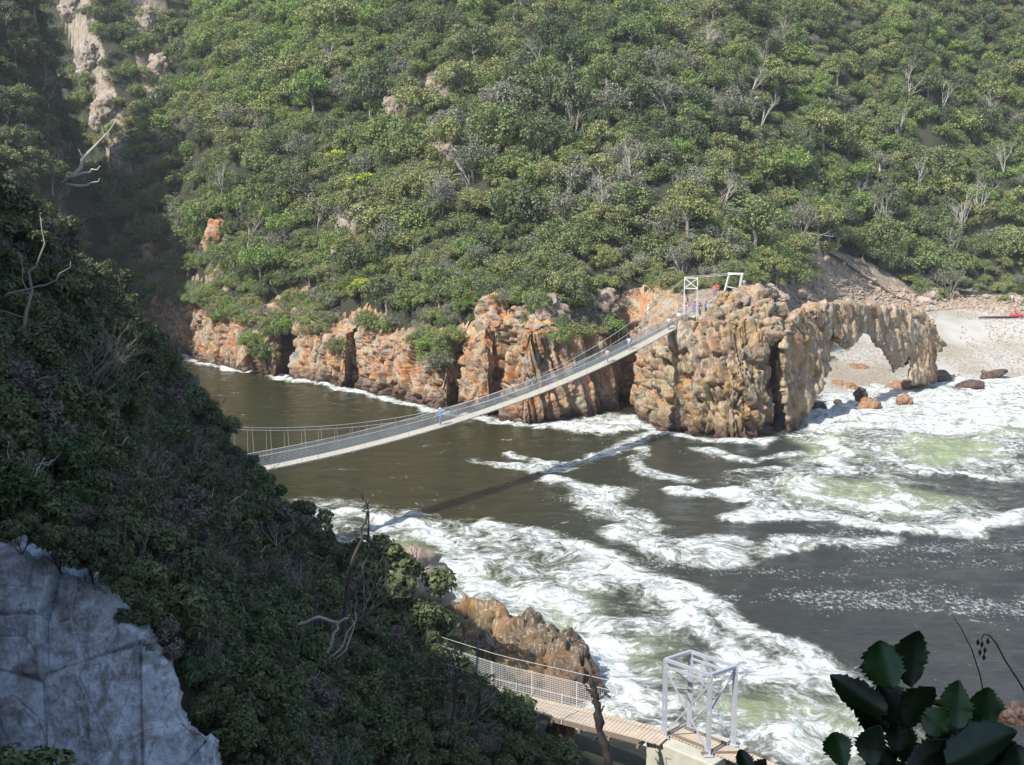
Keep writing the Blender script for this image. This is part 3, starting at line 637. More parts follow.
# rock outcrops in the forest
def outcrop(px, py, w_, h_, seed, label, mat='hillrock'):
    p = far_at(px, py)
    if p is None: return
    me = lumps_mesh([((0, 0, 0), (w_, w_*.9, h_), 0, .15), ((w_*.5, .3, -h_*.4), (w_*.7, w_*.7, h_*.8), 0, -.1), ((-w_*.4, 0, h_*.3), (w_*.5, w_*.6, h_*.6), 0, .1)], 'o')
    o = rock_solid('rock_outcrop', me, .3, mat, seed, (.8, .8, .35), .45, .15, label, 'rock outcrop', 'bare rock outcrops in the far forest', warp=.6, origin=(0, 0, 0)); o.location = (p[0], p[1], p[2]-(.25*h_ if py > 300 else -.1*h_)); o.scale = (1.25, 1, .8 if py > 300 else 1)
for i, (px, py, a, b, lb) in enumerate([(72, 20, 2.5, 4.5, 'pale rib of rock at the top left edge of the gorge'), (88, 70, 2.5, 5, 'pale rock rib beside the dark gorge, second from the top'), (104, 118, 2.6, 5, 'cream rock rib above the middle of the gorge'), (122, 165, 2.4, 5, 'lowest cream rock rib next to the gorge mouth'),
    (145, 30, 2.3, 5, 'tall bare rock at the top edge right of the gorge'), (158, 75, 2.2, 4.5, 'bare grey rock right of the gorge rib'), (215, 240, 1.6, 4, 'orange stained rock slab above the left cliffs'), (220, 280, 1.5, 3, 'small orange rock below the stained slab'), (393, 118, 1.6, 3.6, 'brown rock column among bright trees'),
    (436, 85, 1.5, 2.6, 'white topped rock right of the brown column'), (440, 135, 1.2, 3.0, 'white rock sliver below the white topped rock'), (343, 235, 1.4, 2.4, 'pale rock low on the slope left of centre'), (345, 250, 1.0, 1.6, 'small pale rock low on the slope'),
    (94, 235, 1.5, 4.5, 'narrow orange rock at the river bend'), (150, 262, 1.7, 4.0, 'orange rock above the river bend'), (548, 322, 1.9, 4.2, 'grey upright rock slabs on the cliff top behind the bridge'), (492, 322, 1.6, 4.6, 'orange and grey rock fin on the cliff top'), (598, 318, 2.4, 2.8, 'rubbly brown bank behind the bridge near its far end'), (522, 328, 1.5, 3.2, 'tan rock fin between the grey slabs and the orange fin')]):
    outcrop(px, py, a, b, 700+i*3, lb, 'cliff' if 'orange' in lb else 'hillrock')

tag(STEPS.build('stepped_path', simple('brown_timber_steps', (.16, .10, .08), .9, 0, .4, 2)), 'brown log steps of the trail climbing the rubble slope behind the arch', 'steps')
# ------------------------------------------------------------------ water
fx = np.concatenate([np.arange(-900, -75, 40), np.arange(-75, 100, .33), np.arange(100, 1500, 40)])
fy = np.concatenate([np.arange(-300, 42, 30), np.arange(42, 205, .33), np.arange(205, 260, 1.5), np.arange(260, 700, 40)])
WX, WY = np.meshgrid(fx, fy, indexing='ij'); Q = np.stack([WX.ravel(), WY.ravel()], 1); Q3 = np.c_[Q, np.zeros(len(Q))]
foam = np.zeros(len(Q)); green = np.zeros(len(Q)); speck = np.zeros(len(Q))
wob = np.stack([fbm(Q3, .16, 4, 80), fbm(Q3, .16, 4, 90)], 1)*3.0; Qw = Q+wob
WP = lambda pl: np.array([Wz(x, y)[:2] for x, y in pl])
def area(pl, v, soft=2.5, arr=None):
    arr = foam if arr is None else arr
    arr[:] = np.maximum(arr, v*sstep(-soft, soft, sdist(Qw, WP(pl))))
def stroke(pl, wd, v, arr=None, soft=None):
    arr = foam if arr is None else arr; d = seg_dist(Qw, WP(pl), False); arr[:] = np.maximum(arr, v*(1-sstep(wd*.4, wd*1.5, d)))
def less(pl, v, soft=2.0):
    m = sstep(-soft, soft, sdist(Qw, WP(pl))); foam[:] = foam*(1-m*v)
area([(300, 498), (350, 500), (430, 514), (500, 522), (560, 538), (620, 558), (665, 585), (720, 612), (790, 648), (850, 690), (885, 725), (890, 775), (820, 800), (560, 800), (400, 740), (380, 600), (300, 560)], .60, 2.0)
stroke([(480, 520), (560, 538), (620, 558), (672, 590), (730, 620), (795, 652), (850, 695)], 1.8, .95)
stroke([(420, 560), (470, 590), (560, 600), (600, 625), (590, 670), (620, 700), (600, 740)], 2.2, 1.0)
stroke([(600, 560), (660, 600), (720, 660), (790, 680)], 1.8, .95); stroke([(330, 510), (420, 530), (470, 560)], 1.6, .95); stroke([(640, 740), (600, 760), (560, 780)], 2, 1.0); stroke([(740, 740), (800, 735), (860, 740)], 1.4, .95)
area([(772, 432), (792, 405), (830, 384), (900, 372), (1040, 372), (1100, 400), (1100, 520), (1030, 515), (960, 535), (880, 525), (800, 512), (740, 500), (720, 480), (800, 470), (820, 450)], .56, 2.2)
area([(795, 400), (850, 370), (1060, 370), (1060, 420), (960, 435), (860, 430), (790, 440)], .92, 2.0)
stroke([(672, 490), (720, 492), (765, 505), (740, 520), (800, 515), (880, 525), (960, 532), (1030, 518), (1060, 512)], 1.8, .95)
stroke([(835, 440), (850, 465), (800, 490), (850, 505), (930, 510)], 1.5, .9); stroke([(900, 470), (960, 475), (1030, 480)], 1.2, .85)
stroke([(160, 347), (180, 353), (205, 364), (240, 371), (275, 376), (300, 381), (335, 387), (380, 396), (430, 409)], 1.3, 1.0)
stroke([(100, 340), (160, 347), (190, 357)], 2.4, .85)
stroke([(430, 409), (480, 418), (540, 428), (570, 424), (610, 417), (640, 420)], 1.6, .9); area([(545, 420), (600, 412), (645, 415), (660, 425), (600, 436), (555, 430)], .9, 1.2)
stroke([(640, 424), (700, 440), (750, 445), (775, 440)], 1.5, .85)
stroke([(470, 462), (500, 468), (540, 468), (580, 462), (620, 447), (655, 432)], 1.5, .74); stroke([(505, 455), (550, 466)], .9, .8)
stroke([(560, 478), (595, 488), (600, 505), (625, 515), (640, 535), (680, 552), (720, 556)], 2.2, .8); stroke([(640, 440), (650, 470), (690, 480)], 1.1, .62)
stroke([(700, 545), (760, 548), (830, 536), (880, 540)], 1.8, .66); stroke([(620, 530), (660, 548), (700, 548)], 1.4, .8); stroke([(690, 450), (760, 462), (800, 455)], 1.1, .7); stroke([(730, 475), (780, 470)], 1.2, .72)
for pl, wd, v in [([(860, 545), (960, 548), (1040, 545)], 2.4, .9), ([(700, 565), (800, 575), (900, 562), (1030, 570)], 2.0, .7), ([(840, 605), (920, 600), (1040, 605)], 2.2, 1.0), ([(720, 600), (780, 602), (840, 592)], 1.4, .75), ([(880, 585), (1000, 590)], 1.6, .7), ([(650, 560), (760, 545), (850, 530)], 2.0, .9), ([(560, 480), (640, 540)], 3, .6)]:
    stroke(pl, wd, v, speck)
for pl, v in [([(575, 595), (610, 598), (640, 612), (610, 622), (580, 612)], .75), ([(600, 635), (660, 632), (700, 645), (690, 665), (620, 655)], .6), ([(700, 690), (740, 680), (780, 700), (760, 720), (715, 712)], .6), ([(910, 475), (1040, 480), (1100, 500), (1000, 512), (920, 498)], .85), ([(900, 440), (960, 440), (985, 455), (930, 466)], .7), ([(820, 470), (880, 470), (900, 490), (840, 492)], .4), ([(400, 545), (430, 545), (430, 560), (400, 560)], .8)]:
    less(pl, v)
for pl, v in [([(395, 545), (425, 543), (435, 560), (400, 562)], .9), ([(430, 570), (480, 565), (500, 585), (450, 590)], .6), ([(500, 600), (570, 590), (590, 610), (520, 635)], .75), ([(590, 640), (650, 640), (660, 670), (600, 665)], .5), ([(690, 690), (760, 690), (850, 710), (860, 750), (760, 745), (700, 720)], .7),
              ([(890, 435), (990, 440), (1010, 462), (900, 468)], .85), ([(800, 440), (850, 430), (860, 460), (810, 465)], .7), ([(780, 480), (880, 478), (960, 500), (900, 515), (800, 505)], .7), ([(960, 410), (1060, 412), (1060, 440), (970, 438)], .65), ([(880, 720), (900, 760), (800, 765), (790, 740)], .5), ([(470, 600), (500, 590), (520, 610), (480, 615)], .5), ([(840, 400), (870, 420), (840, 440)], .3)]:
    area(pl, v, 1.8, green)
sea = sstep(-14, 34, Q[:, 0]-(Q[:, 1]-100)*.28)*.9  # grows to the right, where the sky's reflection is painted into the water
hz = .10*fbm(Q3*np.array([1, 1.7, 1]), .35, 3, 60)+np.clip(foam+green, 0, 1.2)*.62*fbm(Q3, .45, 4, 66)+.10*foam
fine_m = (Q[:, 0] > -75) & (Q[:, 0] < 100) & (Q[:, 1] > 42) & (Q[:, 1] < 205); hz = np.where(fine_m, hz, 0)
wme = mesh_np('water', np.c_[Q, hz], grid_faces(len(fx), len(fy)), {'foam': foam, 'green': green, 'speck': speck, 'sea': sea})
tag(link('water', wme, M['water']), 'dark brown river mouth water streaked with white surf foam', 'water', None, 'structure')
bedm = MB(); bedm.box((0, 200, -6), 4000, 4000, 1); tag(bedm.build('ground', M['terrain']), 'seabed under the river mouth', 'ground', None, 'structure')

hm = MB(); hm.box((20, 140, 80), 520, 560, 176); hz_m = bpy.data.materials.new('pale_air'); hz_m.use_nodes = True; hn = hz_m.node_tree; hn.nodes.remove(hn.nodes['Principled BSDF'])
pv = hn.nodes.new('ShaderNodeVolumePrincipled'); pv.inputs['Color'].default_value = (.93, .96, 1, 1); pv.inputs['Density'].default_value = .0002; pv.inputs['Anisotropy'].default_value = .2; hn.links.new(pv.outputs[0], hn.nodes['Material Output'].inputs['Volume'])
tag(hm.build('haze', hz_m), 'thin pale sea haze in the air over the gorge', 'haze', None, 'stuff')
# ------------------------------------------------------------------ near slope terrain
nc = [Dp(px, py, d, -.9) for px, py, d in [(0, 182, 46), (38, 228, 58), (86, 270, 66), (134, 330, 70), (184, 408, 73), (220, 480, 76), (284, 518, 73), (335, 570, 66), (385, 585, 63), (412, 620, 60), (430, 665, 57), (475, 712, 52), (530, 765, 47),
    (0, 300, 38), (0, 420, 31), (80, 330, 50), (100, 430, 42), (180, 480, 55), (200, 560, 42), (260, 600, 46), (330, 660, 46), (400, 720, 45), (300, 740, 38), (460, 765, 43), (60, 480, 32), (150, 530, 33), (240, 680, 33)]]
nc += [Dp(px, py, d, -.7) for px, py, d in [(0, 560, 27), (60, 570, 27), (120, 620, 26.5), (180, 700, 25.5), (60, 700, 24), (0, 700, 22), (220, 765, 24.5), (100, 800, 21)]]
nc += [np.array(q, float) for q in [(-3, 0, 26.2), (0, 0, 25.6), (3, 0, 25), (0, 6, 21), (-4, 8, 22.5), (-9, 12, 24), (0, 14, 14), (-5, 18, 16.5), (4, 24, 7), (-2, 30, 9), (8, 34, 4), (10, 14, 13), (16, 26, 1), (14, 44, 1), (22, 48, -4), (26, 25, -4), (30, 5, 8), (10, -5, 27),
    (-8, -10, 41), (-15, -18, 54), (-4, -4, 31), (-30, -32, 74), (6, -20, 40), (30, -20, 25), (-18, 0, 44), (-28, 8, 54), (-16, 14, 33), (-24, 20, 41), (-34, 32, 44), (-24, 38, 33), (-44, 40, 46), (-36, 56, 34), (-60, 10, 74), (-44, 70, 34), (-30, 84, 8), (-25, 92, -3), (-14, 86, -4), (-8, 78, -4), (-2, 68, -4), (4, 58, 0), (10, 56, -1), (16, 58, -5), (0, 62, -2),  # unseen rise left of and behind the camera, shaped to shade the near slope
    (-38, 92, 4), (-42, 100, 6), (-36, 108, -5), (-42, 122, -2), (-60, 88, 36), (-80, 60, 50), (-90, 20, 66), (-100, -30, 80), (-40, -60, 90)]]
# the spur beyond, with unseen ground to its left shaped to shade it
nc += [Dp(px, py, d) for px, py, d in [(66, 215, 202), (44, 160, 208), (40, 60, 226), (26, -10, 238), (5, 130, 196), (-20, 50, 200), (0, -40, 222)]]
nc += [np.array(q, float) for q in [(-52, 142, -3), (-58, 154, -4), (-64, 172, -6), (-70, 190, -8), (-74, 208, -8), (-80, 222, -8), (-70, 262, -12), (-60, 240, -12), (-100, 275, 20), (-118, 172, 56), (-132, 150, 60), (-140, 220, 58), (-112, 246, 28), (-116, 258, 32), (-128, 262, 40), (-92, 246, -4), (-86, 250, -8), (-78, 236, -8), (-94, 232, 5), (-92, 145, 26), (-96, 168, 36), (-110, 100, 42), (-70, 118, 24)]]
near_f = tps(nc, 1e-4)
_fa, _fb = Dp(-20, 680, 22.5)[:2], Dp(215, 745, 23.5)[:2]
def near_h(x, y):
    x = np.atleast_1d(x).astype(float); y = np.atleast_1d(y).astype(float); z = near_f(x, y)
    ds = seg_dist(np.stack([x.ravel(), y.ravel()], 1), [_fa, _fb], False).reshape(z.shape); z = z-2.2*np.exp(-(ds/2.6)**2)
    P = np.stack([x.ravel(), y.ravel(), z.ravel()*.3], 1); return z+(fbm(P, .25, 4, 21)*.9).reshape(z.shape)*np.clip(np.hypot(x, y)/15, 0, 1)
xs2 = np.concatenate([np.arange(-150, -45, 1.5), np.arange(-45, 33, .7)]); ys2 = np.concatenate([np.arange(-60, -10, 2.), np.arange(-10, 100, .7), np.arange(100, 275, 1.4)])
GX, GY = np.meshgrid(xs2, ys2, indexing='ij'); GZ = near_h(GX, GY)
P3 = np.stack([GX.ravel(), GY.ravel(), GZ.ravel()], 1); PX, PY, PD = proj(P3)
rk = np.zeros(len(P3))
tag(link('near_slope', mesh_np('near_slope', P3, grid_faces(len(xs2), len(ys2)), {'rock': rk+.25*(P3[:, 1] > 100), 'sand': rk}), M['terrain']), 'steep shaded near hillside falling to the water', 'hill', None, 'structure')

# pale rock face, lower left
uu = np.linspace(-60, 240, 330); vv = np.linspace(520, 830, 330); FU, FV = np.meshgrid(uu, vv, indexing='ij')
edge = [(-60, 545), (0, 540), (25, 537), (50, 548), (75, 560), (100, 566), (118, 585), (130, 610), (150, 640), (172, 660), (185, 690), (196, 715), (212, 722), (226, 735), (232, 760), (250, 830), (-60, 830)]
es = sdist(np.stack([FU.ravel(), FV.ravel()], 1), edge).reshape(FU.shape); es0 = es; es = es+(6*fbm(np.stack([FU.ravel(), FV.ravel(), FU.ravel()*0], 1), .05, 4, 88)).reshape(FU.shape)
d0 = 25.2-(FV-540)*.014+np.abs(FU-90)*.003
inn = np.clip(es/13, 0, 1); depth = d0+1.6*(1-np.sqrt(np.clip(1-(1-inn)**2, 0, 1)))+np.clip(-es, 0, 60)*.12
V = np.array([Dp(a, b, d) for a, b, d in zip(FU.ravel(), FV.ravel(), depth.ravel())])
F = grid_faces(len(uu), len(vv)); Nn = -vnormals(V, F)
if Nn[:, 1].mean() > 0: Nn = -Nn
V = V+Nn*(fbm(V, .35, 2, 71)*.35)[:, None]; Vr = V.copy(); th = .6
Vq = np.stack([V[:, 0]*1.2+V[:, 2]*.5, V[:, 1]*.5, V[:, 2]*1.0-V[:, 0]*.4], 1); a1, a2, cidr = voro(Vq*.75, 9); b1, b2, _ = voro(Vq*2.3, 4)
Vd = np.stack([V[:, 0]*.9+V[:, 2]*.9, V[:, 1]*.3, V[:, 2]*.35-V[:, 0]*.35], 1); rg = 1-np.abs(fbm(Vd, .8, 4, 12))*2.2
k1, k2, kc = voro(Vq*.42+3, 19); ko_ = voro.off; kt = ko_[:, 0]*np.sin(kc*91)+ko_[:, 1]*np.cos(kc*57)+ko_[:, 2]*np.sin(kc*133)
V = V+Nn*(.07*(sstep(0, .03, k2-k1)-1)+.36*kt+.16*(kc-.5)+.03*(sstep(0, .03, a2-a1)-1)+.16*fbm(Vd, .7, 5, 33)+.05*rg+.09*fbm(V, 2.4, 6, 3)+.05*np.abs(fbm(Vd, 5, 4, 61)))[:, None]
keep = ((es > -4) & (es0 > 1.5)).ravel(); Fk = F[keep[F].all(1)]
used = np.unique(Fk); mp = -np.ones(len(V), int); mp[used] = np.arange(len(used)); V = V[used]; Fk = mp[Fk]
me = mesh_np('rock_face', V, Fk[:, ::-1], None, False)
rf = link('rock_slab', me, M['face']); 
tag(rf, 'pale blue grey rock face in shade at the lower left', 'rock face')
print('terrain done')

# ------------------------------------------------------------------ main suspension bridge
B1 = Dp(694, 320, 147); A1 = Dp(238, 470, 88)
bd = (B1-A1)[:2]; BL = float(np.hypot(*bd)); bd = bd/BL; bn = np.array([bd[1], -bd[0]])     # bn: towards the camera side
edge_px = [(238, 470.5), (300, 463), (350, 454), (400, 442.5), (450, 427), (500, 408.5), (550, 387.5), (600, 365), (650, 342), (694, 320)]
ts, zs = [], []
for px, py in edge_px:
    r = ray(px, py); # intersection with the vertical plane of the bridge
    Mx = np.array([[r[0], -bd[0]], [r[1], -bd[1]]]); k, t = np.linalg.solve(Mx, A1[:2]); ts.append(t); zs.append(CAMZ+r[2]*k)
pf = np.polyfit(ts, zs, 2); T0 = -9.0; T1 = BL+.5
def bp(t, off=0.0, dz=0.0):
    q = A1[:2]+bd*t+bn*off; return (q[0], q[1], float(np.polyval(pf, t))+dz)
BW = 1.5
def cable_rel(t):
    u = (t-T0)/(T1-T0); return 1.2+4.05*((u-.5)/.5)**2
br = empty('suspension_bridge', bp(T1, -BW/2)); tag(br, 'long sagging suspension footbridge with mesh sides crossing the river mouth', 'footbridge'); bo = Vector(br.location)
def bbuild(m, name, mat, parent=None, smooth=False):
    me = m.mesh(name, smooth); 
    o = link(name, me, mat); o.parent = parent or br
    V = np.empty(len(me.vertices)*3, np.float32); me.vertices.foreach_get('co', V); V = V.reshape(-1, 3)-np.array(bo, np.float32); me.vertices.foreach_set('co', V.ravel()); me.update(); return o
m = MB(); r = random.Random(3); t = T0
while t < T1:
    a = Vector(bp(t, 0)); b = Vector(bp(t, -BW)); m.bar(a, b, .17, .045); t += .19
bbuild(m, 'deck', M['planks'])
m = MB(); t = T0
while t < T1:
    m.bar(bp(t, .12, -.09), bp(t, -BW-.12, -.09), .09, .12); t += 1.9
bbuild(m, 'cross_beams', M['beam'])
tt = np.arange(T0, T1+.01, 1.0)
for off in (0, -BW):
    m = MB()
    for q in np.arange(T0, T1, .14): m.bar(bp(q, off, 0), bp(q+.02, off, 1.2), .021)
    for hgt in np.arange(.12, 1.2, .13):
        for a, b in zip(tt[:-1:2], tt[2::2]): m.bar(bp(a, off, hgt), bp(b, off, hgt), .019)
    bbuild(m, 'netting', M['wire'])
    m = MB(); m.tube([bp(q, off, 1.22) for q in tt], .03, 5); m.tube([bp(q, off, -.06) for q in tt], .035, 5); bbuild(m, 'handrail_cable', M['wire'])
    m = MB(); m.tube([bp(q, off+(.12 if off == 0 else -.12), cable_rel(q)) for q in tt], .024, 5); bbuild(m, 'main_cable', M['wire'])
    for q in np.arange(T0+.5, T1, 1.9):
        m = MB(); m.bar(bp(q, off, 0), bp(q, off+(.12 if off == 0 else -.12), cable_rel(q)), .014); bbuild(m, 'hanger', M['wire'])
def tower(t, lab):
    m = MB(); g = {}
    for s, off in ((1, .22), (-1, -BW-.22)): g[s] = off; m.bar(bp(t, off, -.6), bp(t, off, 5.35), .13)
    tw = bbuild(m, 'tower', M['whitesteel'])
    m = MB()
    for hh in (3.8, 5.2): m.bar(bp(t, g[1], hh), bp(t, g[-1], hh), .11)
    m.bar(bp(t, g[1], 3.85), bp(t, g[-1], 5.15), .09); m.bar(bp(t, g[1], 5.15), bp(t, g[-1], 3.85), .088)
    bbuild(m, 'cross_brace', M['whitesteel'], tw)
tower(T1-.2, ''); tower(T0, '')
fa, fb = Vector(Dp(723.5, 297, 150)), Vector(Dp(737, 301, 148.5)); fc, fd = Vector(Dp(729.6, 273.5, 148.6)), Vector(Dp(742, 274, 147.4))
m = MB(); m.bar(fa, fc, .26); m.bar(fb, fd, .26); m.bar(fc+(fc-fd)*.12, fd+(fd-fc)*.12, .27); m.bar(fa.lerp(fc, .45), fb.lerp(fd, .45), .1); bbuild(m, 'anchor_frame', M['whitesteel'])
for qa, qb in ((bp(T1-.2, .12, 5.3), fd), (bp(T1-.2, -BW-.12, 5.3), fc), (bp(T0, .12, 5.2), bp(T0-8, .12, 1.0)), (bp(T0, -BW-.12, 5.2), bp(T0-8, -BW-.12, 1.0))):
    m = MB(); m.tube([qa, qb], .035, 5); bbuild(m, 'backstay_cable', M['wire'])
pm = MB(); pz = bp(T1)[2]
c = np.array(bp(T1+4.4, -BW/2)); ang = math.atan2(bd[1], bd[0]); pm.box((c[0], c[1], pz-.45), 8.8, 5.2, 1.0, Matrix.Rotation(ang, 3, 'Z'))
for q in (-2.4, 2.4):
    for k in range(5):
        if q > 0 and k == 0: continue
        e = np.array(bp(T1+.2+k*2.0, -BW/2+q)); pm.bar((e[0], e[1], pz), (e[0], e[1], pz+1.0), .08)
tag(pm.build('viewing_platform', M['concrete']), 'small concrete landing with posts at the far end of the suspension bridge', 'platform')

# ------------------------------------------------------------------ near boardwalk bridge and its gantry
NZ = 5.0
npx = [(330, 628), (380, 650), (430, 673), (491, 694), (540, 706), (588, 718), (640, 731), (668, 739)]
nl = [Wz(x, y, NZ) for x, y in npx]; nlr, _ = resample(np.array(nl), .19)
nb = empty('boardwalk_bridge', tuple(nlr[-1])); tag(nb, 'near wooden boardwalk bridge with grey mesh side, running behind the shaded shrubs', 'footbridge'); bo = Vector(nb.location)
tn = np.gradient(nlr, axis=0); tn /= np.linalg.norm(tn, axis=1, keepdims=True); nn_ = np.stack([tn[:, 1], -tn[:, 0], 0*tn[:, 0]], 1)
m = MB()
for p, q in zip(nlr, nn_): m.bar(p-q*.75, p+q*.75, .172, .05)
bbuild(m, 'deck', M['pinkplanks'], nb)
m = MB()
for s in (-.7, .7):
    for i in range(0, len(nlr)-8, 8): m.bar(nlr[i]+nn_[i]*s-np.array([0, 0, .16]), nlr[i+8]+nn_[i+8]*s-np.array([0, 0, .16]), .12, .2)
for i in range(0, len(nlr), 8): m.bar(nlr[i]+nn_[i]*.9-np.array([0, 0, .33]), nlr[i]-nn_[i]*.9-np.array([0, 0, .33]), .12, .13)
bbuild(m, 'bearers', M['beam'], nb)
cut = int(np.argmin(np.abs(proj(nlr)[0]-597)))
for s in (-.8, .8):
    m = MB(); up = np.array([0, 0, 1.])
    for i in range(0, cut):
        for f_ in ((0, .5) if s < 0 else (0,)): p = nlr[i]*(1-f_)+nlr[i+1]*f_+nn_[i]*s; m.bar(p, p+up*1.25, .011)
    for hh in np.arange(.1, 1.3, .1 if s < 0 else .4):
        for i in range(0, cut-4, 4): m.bar(nlr[i]+nn_[i]*s+up*hh, nlr[i+4]+nn_[i+4]*s+up*hh, .012)
    bbuild(m, 'netting' if s < 0 else 'side_wires', M['wire'], nb)
    m = MB()
    for hh in ((1.27, 1.75) if s < 0 else (1.27,)): m.tube([nlr[i]+nn_[i]*s+up*hh for i in range(0, len(nlr), 6)], .013, 4)
    bbuild(m, 'handrail_cable', M['wire'], nb)
    for i in range(0, cut, 13): m = MB(); m.bar(nlr[i]+nn_[i]*s-up*.2, nlr[i]+nn_[i]*s+up*1.3, .05); bbuild(m, 'rail_post', M['wire'], nb)
g1, g2, g4 = [Wz(x, y, NZ-.05) for x, y in ((664, 737), (708, 755), (733, 745))]; g3 = g1+(g4-g2); GH = 3.75
gt = empty('steel_gantry', tuple((g1+g4)/2)); tag(gt, 'open grey steel gantry frame with crossed braces on a concrete block', 'bridge gantry'); bo = Vector(gt.location)
up = np.array([0, 0, 1.])
for g in (g1, g2, g3, g4):
    m = MB(); dd = (g2-g1)/np.linalg.norm(g2-g1)*.075
    m.bar(g-up*.2-dd, g+up*GH-dd, .085, .1); m.bar(g-up*.2+dd, g+up*GH+dd, .085, .1); m.box(g+up*.02, .42, .42, .05); m.bar(g-dd*1.4+up*1.9, g+dd*1.4+up*1.9, .05, .08)
    bbuild(m, 'post', M['steel'], gt)
m = MB()
for a, b in ((g1, g2), (g3, g4)): m.bar(a+up*GH, b+up*GH, .13, .14); m.bar(a+up*(GH-.32), b+up*(GH-.32), .09)
for a, b in ((g1, g3), (g2, g4)): m.bar(a+up*(GH+.003), b+up*(GH+.003), .15, .15)
bbuild(m, 'top_frame', M['steel'], gt)
for a, b in ((g1, g2), (g3, g4)):
    m = MB(); n1 = np.array([.02, .03, 0]); m.bar(a+up*.15+n1, b+up*(GH-.4)+n1, .06); m.bar(b+up*.15-n1, a+up*(GH-.4)-n1, .06); bbuild(m, 'cross_brace', M['steel'], gt)
m = MB(); m.bar(g2+up*2.0, g4+up*(GH-.1), .055); m.bar(g3+up*2.2, g1+up*(GH-.1), .05); bbuild(m, 'side_brace', M['steel'], gt)
m = MB(); e1 = (g2-g1); e1l = np.linalg.norm(e1[:2]); e1 /= e1l; e2 = (g4-g2); e2l = np.linalg.norm(e2[:2]); e2 /= e2l
cc = (g1+g4)/2; m.box((cc[0], cc[1], NZ-1.6), e1l+1.0, .9, 3.0, Matrix.Rotation(math.atan2(e1[1], e1[0]), 3, 'Z'))
m2 = MB()
for (base, wd, ln) in (((g1+g2)/2, 1.1, e1l+1.2), ((g3+g4)/2, 1.0, e1l+1.0)):
    m2.box((base[0], base[1], NZ-1.9), ln, wd, 3.6, Matrix.Rotation(math.atan2(e1[1], e1[0]), 3, 'Z'))
o = m2.build('concrete_block', M['concrete']); bv = o.modifiers.new('b', 'BEVEL'); bv.width = .05; bv.segments = 2
tag(o, 'stained pale concrete footing under the steel gantry', 'footing')
m = MB(); q0 = (g1+g3)/2; q1 = (g2+g4)/2; e = (q1-q0)/np.linalg.norm(q1-q0); L = np.linalg.norm(q1-q0)+6
for k in np.arange(-.4, L, .19): p = q0+e*k+up*.03; m.bar(p-e2*(.42+.15), p+e2*(.42+.15), .172, .05)
bbuild(m, 'floor_planks', M['pinkplanks'], gt)
m = MB(); m.bar(q0-e2*.5+up*.12, q1-e2*.5+up*.12, .1); m.bar(q0+e2*.5+up*.12, q1+e2*.5+up*.12, .1); m.bar(q1+e*1.2+e2*.8+up*.1, q1-e*.2-e2*1.0+up*.1, .09); bbuild(m, 'kerb_rails', M['beam'], gt)
boulder(560, 758, 2.2, .8, .9, 2.2, 'islet', 901, 'orange brown rock carrying the near boardwalk behind the shaded shrubs', name='support_rock')
boulder(590, 778, .6, 1.8, 1.4, .9, 'darkboulder', 902, 'dark wave washed rock under the near boardwalk at the bottom edge')
boulder(1018, 716, .3, 1.0, .9, .9, 'darkboulder', 903, 'small dark rock in the foam at the right edge of the picture')
boulder(418, 600, 3.0, 2.2, 2.0, 3.4, 'boulder', 904, 'grey rock knob on the edge of the shaded slope above the foam')

# ------------------------------------------------------------------ people (small figures on the bridge, landing and beach)
SKIN = simple('skin', (.42, .26, .18), .6, 0, .05)
cloth = {}
def cm(col):
    if col not in cloth: cloth[col] = simple('cloth_%d' % len(cloth), col, .85, 0, .08, 8)
    return cloth[col]
def skinned(verts, edges, rad, name, sub=1):
    me = bpy.data.meshes.new(name); me.from_pydata(verts, edges, []); o = bpy.data.objects.new(name, me); C.objects.link(o)
    md = o.modifiers.new('k', 'SKIN'); 
    if not me.skin_vertices: 
        l = me.attributes
    dg = bpy.context.evaluated_depsgraph_get()
    bm = bmesh.new(); bm.from_mesh(me); ly = bm.verts.layers.skin.verify()
    bm.verts.ensure_lookup_table()
    for i, v in enumerate(bm.verts): v[ly].radius = (rad[i][0], rad[i][1]) if hasattr(rad[i], '__len__') else (rad[i], rad[i]); v[ly].use_root = (i == 0)
    bm.to_mesh(me); bm.free(); sb_ = o.modifiers.new('s', 'SUBSURF'); sb_.levels = sub; sb_.render_levels = sub
    dg = bpy.context.evaluated_depsgraph_get(); out = bpy.data.meshes.new_from_object(o.evaluated_get(dg)); bpy.data.objects.remove(o)
    out.polygons.foreach_set('use_smooth', [True]*len(out.polygons)); out.name = name; return out
